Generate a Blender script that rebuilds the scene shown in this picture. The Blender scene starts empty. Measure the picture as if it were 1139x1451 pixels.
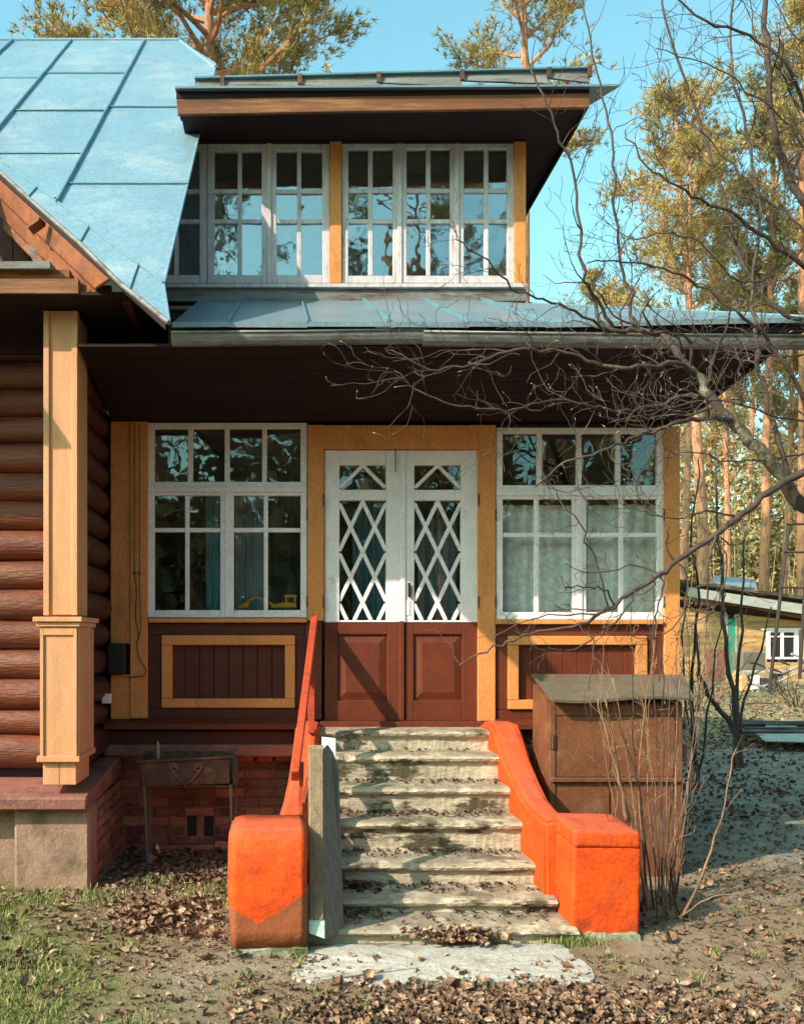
import bpy, bmesh, math, random
import numpy as np
from mathutils import Vector, Matrix
random.seed(7); np.random.seed(7)
SC = bpy.context.scene
COL = SC.collection
F = 1208.0; CX = 400.0; CY = 905.0; D0 = 6.9; EYE = 1.70
# ------------------------------------------------------------------ camera, world, sun, exposure
cam = bpy.data.cameras.new('camera'); cam_o = bpy.data.objects.new('camera', cam); COL.objects.link(cam_o)
cam.sensor_width = 36; cam.sensor_fit = 'AUTO'; cam.lens = F/1451*36
cam.shift_x = (569.5-CX)/1451; cam.shift_y = (CY-725.5)/1451
cam.clip_end = 2000; cam.clip_start = .05
cam_o.location = (0, -D0, EYE); cam_o.rotation_euler = (math.radians(90), 0, 0)
SC.camera = cam_o
AZ = math.radians(57); EL = math.radians(34)
S = Vector((-math.sin(AZ)*math.cos(EL), -math.cos(AZ)*math.cos(EL), math.sin(EL)))
w = bpy.data.worlds.new('World'); SC.world = w; w.use_nodes = True
nt = w.node_tree; nt.nodes.clear()
sky = nt.nodes.new('ShaderNodeTexSky'); sky.sky_type = 'NISHITA'; sky.sun_disc = False
sky.sun_elevation = EL; sky.sun_rotation = math.atan2(S.x, S.y)
sky.air_density = 1.0; sky.dust_density = 1.6; sky.ozone_density = 1.0
tint = nt.nodes.new('ShaderNodeMix'); tint.data_type = 'RGBA'; tint.blend_type = 'MULTIPLY'
tint.inputs[0].default_value = 1.0; tint.inputs[7].default_value = (1.00, 1.52, 1.16, 1)
bg = nt.nodes.new('ShaderNodeBackground'); bg.inputs[1].default_value = .15
wo = nt.nodes.new('ShaderNodeOutputWorld')
nt.links.new(sky.outputs[0], tint.inputs[6]); nt.links.new(tint.outputs[2], bg.inputs[0]); nt.links.new(bg.outputs[0], wo.inputs[0])
sun = bpy.data.lights.new('sun', 'SUN'); sun.energy = 3.7; sun.angle = math.radians(.6); sun.color = (1, .87, .70)
sun_o = bpy.data.objects.new('sun', sun); COL.objects.link(sun_o)
sun_o.rotation_euler = S.to_track_quat('Z', 'Y').to_euler(); sun_o.location = (-20, -15, 20)
SC.view_settings.view_transform = 'Standard'; SC.view_settings.look = 'None'
SC.view_settings.exposure = 1.02; SC.view_settings.gamma = 1; SC.view_settings.use_curve_mapping = False

# ------------------------------------------------------------------ helpers
def W(px, py, d):
    return Vector(((px-CX)*d/F, d-D0, EYE+(CY-py)*d/F))
def PX(px, d): return (px-CX)*d/F
def PZ(py, d): return EYE+(CY-py)*d/F

def make_mat(name, a, b=None, rough=.7, scale=6, stretch=(1, 1, 1), bump=.3, bscale=60, spec=.35, c=None, cscale=2.5, cth=(.5, .62), metallic=0., detail=6, bstretch=None, hue=None):
    m = bpy.data.materials.new(name); m.use_nodes = True
    n = m.node_tree.nodes; L = m.node_tree.links
    p = n['Principled BSDF']
    b = b or tuple(x*.7 for x in a)
    geo = n.new('ShaderNodeNewGeometry')
    mp = n.new('ShaderNodeMapping'); mp.inputs['Scale'].default_value = stretch
    L.new(geo.outputs['Position'], mp.inputs['Vector'])
    no = n.new('ShaderNodeTexNoise'); no.inputs['Scale'].default_value = scale; no.inputs['Detail'].default_value = detail; no.inputs['Roughness'].default_value = .65
    L.new(mp.outputs[0], no.inputs['Vector'])
    r = n.new('ShaderNodeMapRange'); r.inputs[1].default_value = .32; r.inputs[2].default_value = .68
    L.new(no.outputs['Fac'], r.inputs[0])
    mx = n.new('ShaderNodeMix'); mx.data_type = 'RGBA'; mx.inputs[6].default_value = (*a, 1); mx.inputs[7].default_value = (*b, 1)
    L.new(r.outputs[0], mx.inputs[0])
    out = mx.outputs[2]
    if c:
        n2 = n.new('ShaderNodeTexNoise'); n2.inputs['Scale'].default_value = cscale; n2.inputs['Detail'].default_value = 9; n2.inputs['Roughness'].default_value = .7
        mp2 = n.new('ShaderNodeMapping'); mp2.inputs['Location'].default_value = (7, 3, 5); mp2.inputs['Scale'].default_value = stretch
        L.new(geo.outputs['Position'], mp2.inputs['Vector']); L.new(mp2.outputs[0], n2.inputs['Vector'])
        r2 = n.new('ShaderNodeMapRange'); r2.inputs[1].default_value = cth[0]; r2.inputs[2].default_value = cth[1]
        L.new(n2.outputs['Fac'], r2.inputs[0])
        m2 = n.new('ShaderNodeMix'); m2.data_type = 'RGBA'; m2.inputs[7].default_value = (*c, 1)
        L.new(r2.outputs[0], m2.inputs[0]); L.new(out, m2.inputs[6]); out = m2.outputs[2]
    # fine speckle everywhere
    n3 = n.new('ShaderNodeTexNoise'); n3.inputs['Scale'].default_value = bscale; n3.inputs['Detail'].default_value = 4
    mp3 = n.new('ShaderNodeMapping'); mp3.inputs['Scale'].default_value = bstretch or stretch
    L.new(geo.outputs['Position'], mp3.inputs['Vector']); L.new(mp3.outputs[0], n3.inputs['Vector'])
    r3 = n.new('ShaderNodeMapRange'); r3.inputs[1].default_value = .3; r3.inputs[2].default_value = .7; r3.inputs[3].default_value = .82; r3.inputs[4].default_value = 1.15
    L.new(n3.outputs['Fac'], r3.inputs[0])
    m3 = n.new('ShaderNodeMix'); m3.data_type = 'RGBA'; m3.blend_type = 'MULTIPLY'; m3.inputs[0].default_value = 1
    L.new(out, m3.inputs[6]); L.new(r3.outputs[0], m3.inputs[7]); out = m3.outputs[2]
    L.new(out, p.inputs['Base Color'])
    p.inputs['Roughness'].default_value = rough; p.inputs['Specular IOR Level'].default_value = spec; p.inputs['Metallic'].default_value = metallic
    if bump:
        bu = n.new('ShaderNodeBump'); bu.inputs['Strength'].default_value = bump; bu.inputs['Distance'].default_value = .01
        ad = n.new('ShaderNodeMath'); ad.operation = 'ADD'
        L.new(n3.outputs['Fac'], ad.inputs[0]); L.new(no.outputs['Fac'], ad.inputs[1])
        L.new(ad.outputs[0], bu.inputs['Height']); L.new(bu.outputs[0], p.inputs['Normal'])
    return m

def make_glass(name, wav=.06, base=.06, tintc=(.86, .93, .95)):
    m = bpy.data.materials.new(name); m.use_nodes = True
    n = m.node_tree.nodes; L = m.node_tree.links; n.clear()
    o = n.new('ShaderNodeOutputMaterial'); t = n.new('ShaderNodeBsdfTransparent'); t.inputs[0].default_value = (*tintc, 1)
    g = n.new('ShaderNodeBsdfGlossy'); g.inputs['Roughness'].default_value = .015; g.inputs[0].default_value = (.95, 1, 1, 1)
    lw = n.new('ShaderNodeLayerWeight'); lw.inputs[0].default_value = .5; fr = n.new('ShaderNodeMath'); fr.operation = 'POWER'; fr.inputs[1].default_value = 4; L.new(lw.outputs['Facing'], fr.inputs[0])
    ad = n.new('ShaderNodeMath'); ad.operation = 'ADD'; ad.use_clamp = True; ad.inputs[1].default_value = base
    mx = n.new('ShaderNodeMixShader'); geo = n.new('ShaderNodeNewGeometry')
    no = n.new('ShaderNodeTexNoise'); no.inputs['Scale'].default_value = 4.5; no.inputs['Detail'].default_value = 1.5
    bu = n.new('ShaderNodeBump'); bu.inputs['Strength'].default_value = wav; bu.inputs['Distance'].default_value = .12
    L.new(geo.outputs['Position'], no.inputs['Vector']); L.new(no.outputs['Fac'], bu.inputs['Height'])
    L.new(bu.outputs[0], g.inputs['Normal']); L.new(fr.outputs[0], ad.inputs[0]); L.new(ad.outputs[0], mx.inputs[0])
    L.new(t.outputs[0], mx.inputs[1]); L.new(g.outputs[0], mx.inputs[2]); L.new(mx.outputs[0], o.inputs[0])
    return m

class MB:
    def __init__(s): s.v = []; s.f = []
    def add(s, v, f):
        k = len(s.v); s.v += [tuple(x) for x in v]; s.f += [tuple(i+k for i in q) for q in f]; return s
    def hexa(s, p):   # 8 points: bottom ring 0-3, top ring 4-7
        return s.add(p, [(0, 3, 2, 1), (4, 5, 6, 7), (0, 1, 5, 4), (1, 2, 6, 5), (2, 3, 7, 6), (3, 0, 4, 7)])
    def box(s, x0, x1, y0, y1, z0, z1, j=0.):
        if x0 > x1: x0, x1 = x1, x0
        if y0 > y1: y0, y1 = y1, y0
        if z0 > z1: z0, z1 = z1, z0
        p = [(x0, y0, z0), (x1, y0, z0), (x1, y1, z0), (x0, y1, z0), (x0, y0, z1), (x1, y0, z1), (x1, y1, z1), (x0, y1, z1)]
        if j: p = [tuple(q+random.uniform(-j, j) for q in r) for r in p]
        return s.hexa(p)
    def fb(s, px0, py0, px1, py1, d, dep, j=0.):   # box whose front face fills this rectangle at distance d
        return s.box(PX(px0, d), PX(px1, d), d-D0, d-D0+dep, PZ(py1, d), PZ(py0, d), j)
    def prism(s, poly, vec):
        n = len(poly); v = [Vector(p) for p in poly]; vec = Vector(vec)
        v2 = v+[p+vec for p in v]
        f = [tuple(range(n)), tuple(range(2*n-1, n-1, -1))]+[(i, i+n, (i+1) % n+n, (i+1) % n) for i in range(n)]
        return s.add(v2, f)
    def tube(s, pts, rad, n=6, cap=True):
        pts = [Vector(p) for p in pts]; k0 = len(s.v); m = len(pts)
        if not hasattr(rad, '__len__'): rad = [rad]*m
        t = (pts[1]-pts[0]).normalized(); up = Vector((0, 0, 1)) if abs(t.z) < .9 else Vector((1, 0, 0))
        u = t.cross(up).normalized()
        for i in range(m):
            a = pts[max(i-1, 0)]; b = pts[min(i+1, m-1)]; t = (b-a)
            t = t.normalized() if t.length > 1e-9 else Vector((0, 0, 1))
            u = (u-t*u.dot(t))
            u = u.normalized() if u.length > 1e-6 else t.orthogonal().normalized()
            vv = t.cross(u)
            for q in range(n):
                an = 2*math.pi*q/n
                s.v.append(tuple(pts[i]+(u*math.cos(an)+vv*math.sin(an))*rad[i]))
        for i in range(m-1):
            for q in range(n):
                a = k0+i*n+q; b = k0+i*n+(q+1) % n
                s.f.append((a, b, b+n, a+n))
        if cap:
            s.f.append(tuple(k0+q for q in range(n-1, -1, -1))); s.f.append(tuple(k0+(m-1)*n+q for q in range(n)))
        return s
WL = {}
def link(o): COL.objects.link(o); return o
def build(name, mb, mat, parent=None, bevel=0., smooth=False, origin=None, label=None):
    v = np.array(mb.v, dtype=float).reshape(-1, 3); c = (v.min(0)+v.max(0))/2
    if parent is None: c[2] = v[:, 2].min()
    if origin is not None: c = np.array(origin)
    me = bpy.data.meshes.new(name); me.from_pydata([tuple(q) for q in (v-c)], [], mb.f)
    if bevel:
        bm = bmesh.new(); bm.from_mesh(me); bmesh.ops.recalc_face_normals(bm, faces=bm.faces)
        bmesh.ops.bevel(bm, geom=[e for e in bm.edges if e.is_manifold and e.calc_face_angle(0) > .5], offset=bevel, segments=1, affect='EDGES', clamp_overlap=True)
        bm.to_mesh(me); bm.free()
    else:
        bm = bmesh.new(); bm.from_mesh(me); bmesh.ops.recalc_face_normals(bm, faces=bm.faces); bm.to_mesh(me); bm.free()
    me.materials.append(mat)
    if smooth: me.polygons.foreach_set('use_smooth', [True]*len(me.polygons))
    o = bpy.data.objects.new(name, me); link(o)
    if parent is not None:
        o.parent = parent; o.location = Vector(c)-WL[parent.name]
    else: o.location = c
    WL[o.name] = Vector(c)
    if label: o['label'] = label
    return o
def thing(name, label, cat, loc, group=None):
    o = bpy.data.objects.new(name, None); link(o); o.location = loc; WL[o.name] = Vector(loc); o.empty_display_size = .1
    o['label'] = label; o['category'] = cat
    if group: o['group'] = group
    return o
def tag(o, label=None, cat=None, group=None, kind=None):
    for k, x in (('label', label), ('category', cat), ('group', group), ('kind', kind)):
        if x: o[k] = x
    return o
def sub(name, parent, mb, mat, **k): return build(name, mb, mat, parent, **k)
def raw(name, v, f, mat, parent=None, smooth=False, origin=(0, 0, 0)):   # fast numpy mesh: v (n,3), f (m,3|4)
    v = np.asarray(v, dtype=np.float32); f = np.asarray(f, dtype=np.int32); v = v-np.array(origin, dtype=np.float32)
    me = bpy.data.meshes.new(name); me.vertices.add(len(v)); me.vertices.foreach_set('co', v.ravel())
    k = f.shape[1]; me.loops.add(f.size); me.loops.foreach_set('vertex_index', f.ravel())
    me.polygons.add(len(f)); me.polygons.foreach_set('loop_start', np.arange(0, f.size, k, dtype=np.int32))
    me.polygons.foreach_set('loop_total', np.full(len(f), k, dtype=np.int32)); me.update(calc_edges=True)
    me.materials.append(mat)
    o = bpy.data.objects.new(name, me); link(o)
    if parent is not None: o.parent = parent; o.location = Vector(origin)-WL[parent.name]
    else: o.location = origin
    WL[o.name] = Vector(origin)
    return o

# ------------------------------------------------------------------ materials
M = {}
M['ochre'] = make_mat('ochre paint', (.70, .265, .085), (.60, .215, .065), .6, 3, (1, 1, .4), .25, 70, c=(.38, .16, .05), cscale=3.5, cth=(.53, .72))
M['cream'] = make_mat('cream ochre paint', (.64, .30, .155), (.53, .235, .115), .55, 3, (3, 3, .5), .2, 80, c=(.40, .22, .11), cscale=4, cth=(.54, .72))
M['brown'] = make_mat('red brown paint', (.095, .018, .009), (.065, .013, .008), .6, 5, (1, 1, 1), .25, 90, c=(.07, .02, .015), cscale=5, cth=(.55, .7))  # darker copy; on the left apron its shade is in the colour
M['rbrown'] = make_mat('warm red brown paint', (.15, .027, .008), (.10, .018, .007), .6, 5, (1, 1, 1), .25, 90, c=(.11, .03, .015), cscale=5, cth=(.55, .7))  # lighter copy; on the right apron the sunlight is in the colour
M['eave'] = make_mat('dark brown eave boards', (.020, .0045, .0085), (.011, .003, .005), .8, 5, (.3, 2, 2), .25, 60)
M['fascia'] = make_mat('weathered brown fascia', (.20, .07, .03), (.11, .04, .02), .7, 5, (.25, 2, 3), .4, 60, c=(.28, .12, .05), cscale=4)
M['barge'] = make_mat('orange brown bargeboard', (.26, .07, .018), (.15, .038, .012), .6, 6, (1.2, 1.2, 1.2), .5, 50, c=(.12, .035, .015), cscale=6)
M['white'] = make_mat('old white paint', (.86, .75, .80), (.72, .64, .68), .5, 6, (1, 1, 1), .25, 80, c=(.42, .42, .41), cscale=9, cth=(.62, .75))
M['greywhite'] = make_mat('weathered white paint', (.62, .55, .58), (.46, .40, .43), .65, 9, (2, 2, .6), .4, 70, c=(.24, .22, .2), cscale=8, cth=(.55, .7))
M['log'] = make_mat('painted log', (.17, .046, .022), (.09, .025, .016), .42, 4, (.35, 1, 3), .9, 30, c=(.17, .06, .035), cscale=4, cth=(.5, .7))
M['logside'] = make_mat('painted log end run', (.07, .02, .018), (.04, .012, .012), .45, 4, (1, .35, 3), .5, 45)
M['roof'] = make_mat('blue grey sheet metal', (.19, .30, .39), (.145, .25, .335), .42, 1.0, (1, 1, 1), .12, 40, spec=.5, c=(.33, .38, .42), cscale=1.6, cth=(.5, .72), metallic=.15)
def dents(m, sc, st_, rust):
    n = m.node_tree.nodes; L = m.node_tree.links; p = n['Principled BSDF']; bm0 = p.inputs['Normal'].links[0].from_node; geo = n.new('ShaderNodeNewGeometry')
    n6 = n.new('ShaderNodeTexNoise'); n6.inputs['Scale'].default_value = sc; n6.inputs['Detail'].default_value = 2; L.new(geo.outputs['Position'], n6.inputs['Vector'])
    b6 = n.new('ShaderNodeBump'); b6.inputs['Strength'].default_value = st_; b6.inputs['Distance'].default_value = .08; L.new(n6.outputs['Fac'], b6.inputs['Height']); L.new(bm0.outputs[0], b6.inputs['Normal']); L.new(b6.outputs[0], p.inputs['Normal'])
    src = p.inputs['Base Color'].links[0].from_socket; mp = n.new('ShaderNodeMapping'); mp.inputs['Scale'].default_value = (5, .7, .7); L.new(geo.outputs['Position'], mp.inputs[0])
    n7 = n.new('ShaderNodeTexNoise'); n7.inputs['Scale'].default_value = 2.2; n7.inputs['Detail'].default_value = 9; n7.inputs['Roughness'].default_value = .7; L.new(mp.outputs[0], n7.inputs['Vector'])
    r = n.new('ShaderNodeMapRange'); r.inputs[1].default_value = .60; r.inputs[2].default_value = .74; r.inputs[4].default_value = .55; L.new(n7.outputs['Fac'], r.inputs[0])
    mx = n.new('ShaderNodeMix'); mx.data_type = 'RGBA'; mx.inputs[7].default_value = (*rust, 1); L.new(r.outputs[0], mx.inputs[0]); L.new(src, mx.inputs[6]); L.new(mx.outputs[2], p.inputs['Base Color'])
dents(M['roof'], 1.6, .5, (.20, .17, .15))
M['roof2'] = make_mat('grey sheet metal', (.19, .25, .30), (.14, .19, .235), .40, 2, (1, 1, 1), .2, 40, spec=.5, c=(.20, .20, .20), cscale=3, cth=(.55, .7), metallic=.2)
M['seam'] = make_mat('standing seam metal', (.12, .25, .31), (.08, .17, .23), .45, 3, bump=.2)
M['zinc'] = make_mat('zinc gutter', (.26, .26, .27), (.15, .15, .16), .45, 6, (.3, 1, 1), .3, 50, metallic=.4, c=(.10, .08, .07), cscale=5)
M['flash'] = make_mat('old grey flashing', (.22, .22, .22), (.13, .12, .12), .6, 5, (.4, 1, 2), .3, 60, c=(.1, .06, .05), cscale=5)
M['concrete'] = make_mat('weathered step concrete', (.54, .45, .34), (.29, .235, .175), .88, 7, (.6, 1, 1.8), .7, 38, c=(.075, .06, .035), cscale=4.2, cth=(.53, .60), detail=10)
def dirt_up(m, col, amt):
    n = m.node_tree.nodes; L = m.node_tree.links; p = n['Principled BSDF']; src = p.inputs['Base Color'].links[0].from_socket
    geo = n.new('ShaderNodeNewGeometry'); sn = n.new('ShaderNodeSeparateXYZ'); L.new(geo.outputs['True Normal'], sn.inputs[0])
    no = n.new('ShaderNodeTexNoise'); no.inputs['Scale'].default_value = 9; no.inputs['Detail'].default_value = 8; L.new(geo.outputs['Position'], no.inputs['Vector'])
    up = n.new('ShaderNodeMapRange'); up.inputs[1].default_value = .5; up.inputs[2].default_value = .95; up.inputs[4].default_value = amt; L.new(sn.outputs[2], up.inputs[0])
    r = n.new('ShaderNodeMapRange'); r.inputs[1].default_value = .35; r.inputs[2].default_value = .55; L.new(no.outputs['Fac'], r.inputs[0])
    mu = n.new('ShaderNodeMath'); mu.operation = 'MULTIPLY'; L.new(up.outputs[0], mu.inputs[0]); L.new(r.outputs[0], mu.inputs[1])
    mx = n.new('ShaderNodeMix'); mx.data_type = 'RGBA'; mx.inputs[7].default_value = (*col, 1); L.new(mu.outputs[0], mx.inputs[0]); L.new(src, mx.inputs[6]); L.new(mx.outputs[2], p.inputs['Base Color'])
dirt_up(M['concrete'], (.19, .15, .115), .75)
M['concdark'] = make_mat('mossy concrete', (.34, .33, .26), (.15, .15, .11), .9, 8, bump=.8, bscale=40, c=(.07, .09, .03), cscale=6, cth=(.48, .6))
M['lime'] = make_mat('pale concrete pad', (.47, .425, .39), (.33, .295, .265), .9, 10, bump=.6, bscale=60, c=(.28, .24, .19), cscale=4, cth=(.56, .64))
M['plaster'] = make_mat('pinkish plaster', (.33, .20, .15), (.25, .15, .11), .9, 3, bump=.5, bscale=60, c=(.14, .09, .06), cscale=2.2, cth=(.5, .66))
M['slab'] = make_mat('red brown painted slab', (.27, .10, .075), (.20, .075, .06), .75, 5, bump=.5, bscale=50, c=(.12, .06, .05), cscale=5)
M['brick'] = make_mat('old brick', (.34, .17, .105), (.24, .11, .075), .9, 9, bump=.7, bscale=50, c=(.33, .20, .11), cscale=4)
M['brickb'] = make_mat('dark painted brick', (.25, .14, .10), (.17, .095, .07), .9, 9, bump=.7, bscale=50, c=(.08, .045, .04), cscale=4)
M['brickc'] = make_mat('pale chipped brick', (.44, .25, .14), (.32, .16, .09), .9, 12, bump=.7, bscale=60)
M['mortar'] = make_mat('mortar', (.26, .17, .12), (.17, .11, .08), .95, 9, bump=.6, bscale=60)
M['rust'] = make_mat('rusty steel', (.10, .045, .03), (.055, .03, .025), .7, 8, bump=.5, bscale=60, c=(.20, .07, .025), cscale=9)
M['cabinet'] = make_mat('brown painted steel', (.19, .062, .028), (.125, .042, .021), .6, 5, bump=.3, bscale=50, c=(.20, .095, .05), cscale=6, cth=(.5, .7))
M['lid'] = make_mat('dull olive brown lid', (.15, .115, .08), (.11, .085, .06), .6, 4, bump=.3, bscale=50, c=(.12, .07, .05), cscale=5)
M['rail'] = make_mat('red painted handrail', (.52, .07, .025), (.38, .045, .02), .5, 6, (1, 1, 2), .3, 70, c=(.25, .05, .03), cscale=8)
M['greywood'] = make_mat('grey weathered wood', (.19, .155, .13), (.105, .085, .07), .85, 6, (8, 8, .7), .5, 30, bstretch=(10, 10, .8))
M['tanwood'] = make_mat('tan grooved wood', (.34, .235, .15), (.19, .125, .08), .8, 6, (8, 8, .7), .5, 30, bstretch=(10, 10, .8))
M['mint'] = make_mat('mint painted board', (.52, .66, .56), (.42, .55, .47), .6, 7, bump=.2)
M['black'] = make_mat('black plastic', (.012, .012, .014), (.02, .02, .02), .5, 5, bump=.1)
M['iron'] = make_mat('dark iron', (.03, .022, .02), (.06, .035, .025), .6, 9, bump=.3)
M['yellow'] = make_mat('yellow toy plastic', (.75, .30, .02), (.65, .24, .02), .35, 5, bump=.05)
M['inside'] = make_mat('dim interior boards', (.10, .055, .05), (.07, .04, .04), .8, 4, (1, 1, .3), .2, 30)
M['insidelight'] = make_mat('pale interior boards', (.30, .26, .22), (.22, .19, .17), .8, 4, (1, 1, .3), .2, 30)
M['bluecloth'] = make_mat('blue curtain cloth', (.16, .38, .46), (.09, .26, .34), .9, 6, (8, 1, .4), .3, 60)
M['greycloth'] = make_mat('grey curtain cloth', (.32, .38, .42), (.20, .26, .30), .9, 6, (8, 1, .4), .3, 60)
M['bark'] = make_mat('grey brown bark', (.075, .055, .042), (.033, .024, .02), .9, 14, (1, 1, .5), .8, 40, c=(.17, .15, .11), cscale=9)
M['twig'] = make_mat('dark twig bark', (.085, .052, .042), (.04, .024, .022), .75, 9, bump=.3, c=(.14, .10, .075), cscale=6, cth=(.55, .7))
M['cane'] = make_mat('tan cane bark', (.34, .19, .11), (.18, .095, .06), .7, 9, (1, 1, .4), .4, 50, c=(.15, .09, .06), cscale=7)
M['bud'] = make_mat('pale bud', (.24, .20, .13), (.17, .14, .09), .7, 20, bump=.1)
M['pinebark'] = make_mat('orange pine bark', (.58, .25, .13), (.38, .17, .10), .9, 3.0, (2, 2, .5), .9, 10, c=(.17, .10, .075), cscale=3.4)
M['pinebark2'] = make_mat('pinkish grey pine bark', (.30, .17, .12), (.17, .10, .075), .9, 3.0, (2, 2, .5), .9, 12, c=(.42, .24, .14), cscale=2)
M['needle'] = make_mat('pine needles', (.40, .27, .08), (.15, .145, .045), .7, .9, bump=0, bscale=4, c=(.52, .33, .12), cscale=1.2, cth=(.48, .62))
M['needle2'] = make_mat('cool pine needles', (.24, .20, .07), (.09, .11, .045), .7, .9, bump=0, bscale=4, c=(.25, .22, .08), cscale=1.2, cth=(.52, .68))
M['brush'] = make_mat('dry underwood', (.50, .35, .17), (.30, .22, .10), .85, .9, bump=0, bscale=5, c=(.12, .13, .05), cscale=.7)
M['leaf'] = make_mat('dead leaves', (.24, .12, .07), (.12, .065, .045), .8, 25, bump=.2, bscale=80, c=(.42, .29, .20), cscale=14, cth=(.5, .6))
M['leafdark'] = make_mat('dark dead leaves', (.13, .07, .05), (.06, .038, .03), .8, 12, bump=.2, bscale=80, c=(.24, .15, .10), cscale=14, cth=(.5, .6))
M['grass'] = make_mat('spring grass', (.21, .235, .065), (.13, .155, .045), .7, 5, bump=0, bscale=30, c=(.34, .29, .12), cscale=9, cth=(.5, .6))
M['toned'] = make_mat('shed ochre planks', (.60, .36, .16), (.46, .26, .11), .8, 1.5, (.3, 1, 3), .4, 12, c=(.28, .16, .07), cscale=2)
M['green'] = make_mat('green door paint', (.02, .30, .19), (.02, .24, .15), .5, 5, bump=.1)
M['plank'] = make_mat('blackened plank', (.06, .045, .04), (.03, .022, .02), .8, 6, (.5, 2, 2), .4, 30, c=(.16, .14, .13), cscale=4)
M['paleplank'] = make_mat('pale sun bleached plank', (.42, .40, .37), (.28, .27, .25), .8, 6, (.5, 2, 2), .4, 30)
M['glass'] = make_glass('window glass', .012, .055, (.965, .985, .985))
M['glassup'] = make_glass('dormer glass', .022, .20, (.94, .975, .98))
M['bottle'] = make_glass('bottle glass', 0, .12, (.75, .85, .8))
# two-tone left pedestal: orange paint over bare brown render
def make_paint(name, patch):
    m = make_mat(name, (.72, .082, .006), (.52, .045, .005), .7, 7, bump=.30, bscale=55, c=(.26, .045, .018), cscale=4.2, cth=(.50, .70), spec=.25)
    n = m.node_tree.nodes; L = m.node_tree.links; p = n['Principled BSDF']
    src = p.inputs['Base Color'].links[0].from_socket
    geo = n.new('ShaderNodeNewGeometry'); sp = n.new('ShaderNodeSeparateXYZ'); L.new(geo.outputs['Position'], sp.inputs[0])
    no = n.new('ShaderNodeTexNoise'); no.inputs['Scale'].default_value = 25; no.inputs['Detail'].default_value = 5; L.new(geo.outputs['Position'], no.inputs['Vector'])
    def ma(op, a, b):
        q = n.new('ShaderNodeMath'); q.operation = op
        for i, x in enumerate((a, b)):
            if isinstance(x, (int, float)): q.inputs[i].default_value = x
            elif x is not None: L.new(x, q.inputs[i])
        return q.outputs[0]
    if patch:
        lim = ma('ADD', ma('MULTIPLY', ma('ABSOLUTE', ma('ADD', sp.outputs[0], .134), None), .66), .154)
    else:
        lim = ma('ADD', .035, 0.0)
    lim = ma('ADD', lim, ma('MULTIPLY', ma('SUBTRACT', no.outputs['Fac'], .5), .05))
    fac = ma('GREATER_THAN', lim, sp.outputs[2])
    mx = n.new('ShaderNodeMix'); mx.data_type = 'RGBA'; mx.inputs[7].default_value = (.27, .075, .03, 1) if patch else (.38, .34, .24, 1)
    L.new(fac, mx.inputs[0]); L.new(src, mx.inputs[6]); L.new(mx.outputs[2], p.inputs['Base Color'])
    n5 = n.new('ShaderNodeTexNoise'); n5.inputs['Scale'].default_value = 11; n5.inputs['Detail'].default_value = 8; n5.inputs['Roughness'].default_value = .75; L.new(geo.outputs['Position'], n5.inputs['Vector'])
    ch = ma('GREATER_THAN', n5.outputs['Fac'], .665); m9 = n.new('ShaderNodeMix'); m9.data_type = 'RGBA'; m9.inputs[7].default_value = (.30, .15, .09, 1); L.new(ch, m9.inputs[0]); L.new(mx.outputs[2], m9.inputs[6]); mx = m9
    bm0 = p.inputs['Normal'].links[0].from_node; n6 = n.new('ShaderNodeTexNoise'); n6.inputs['Scale'].default_value = 7; n6.inputs['Detail'].default_value = 3; L.new(geo.outputs['Position'], n6.inputs['Vector'])
    b6 = n.new('ShaderNodeBump'); b6.inputs['Strength'].default_value = .28; b6.inputs['Distance'].default_value = .04; L.new(n6.outputs['Fac'], b6.inputs['Height']); L.new(bm0.outputs[0], b6.inputs['Normal']); L.new(b6.outputs[0], p.inputs['Normal'])
    # paler pink mixed in on up-facing surfaces
    sn = n.new('ShaderNodeSeparateXYZ'); L.new(geo.outputs['True Normal'], sn.inputs[0])
    up = n.new('ShaderNodeMapRange'); up.inputs[1].default_value = .6; up.inputs[2].default_value = .95; up.inputs[4].default_value = .35
    L.new(sn.outputs[2], up.inputs[0])
    m2 = n.new('ShaderNodeMix'); m2.data_type = 'RGBA'; m2.inputs[7].default_value = (.42, .13, .09, 1)
    L.new(up.outputs[0], m2.inputs[0]); L.new(mx.outputs[2], m2.inputs[6]); L.new(m2.outputs[2], p.inputs['Base Color'])
    return m
M['paintL'] = make_paint('orange paint over brown render', True)
M['paintR'] = make_paint('orange paint', False)
# lace
def make_lace():
    m = make_mat('lace curtain', (.85, .85, .83), (.74, .74, .73), .9, 30, bump=.1)
    n = m.node_tree.nodes; L = m.node_tree.links; p = n['Principled BSDF']
    geo = n.new('ShaderNodeNewGeometry'); mp = n.new('ShaderNodeMapping'); mp.inputs['Scale'].default_value = (1, .0, 1)
    L.new(geo.outputs['Position'], mp.inputs[0])
    v = n.new('ShaderNodeTexVoronoi'); v.inputs['Scale'].default_value = 22; v.feature = 'SMOOTH_F1'
    L.new(mp.outputs[0], v.inputs['Vector'])
    r = n.new('ShaderNodeMapRange'); r.inputs[1].default_value = .15; r.inputs[2].default_value = .5; r.inputs[3].default_value = 1.0; r.inputs[4].default_value = .78
    L.new(v.outputs['Distance'], r.inputs[0]); L.new(r.outputs[0], p.inputs['Alpha'])
    return m
M['lace'] = make_lace()

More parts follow.
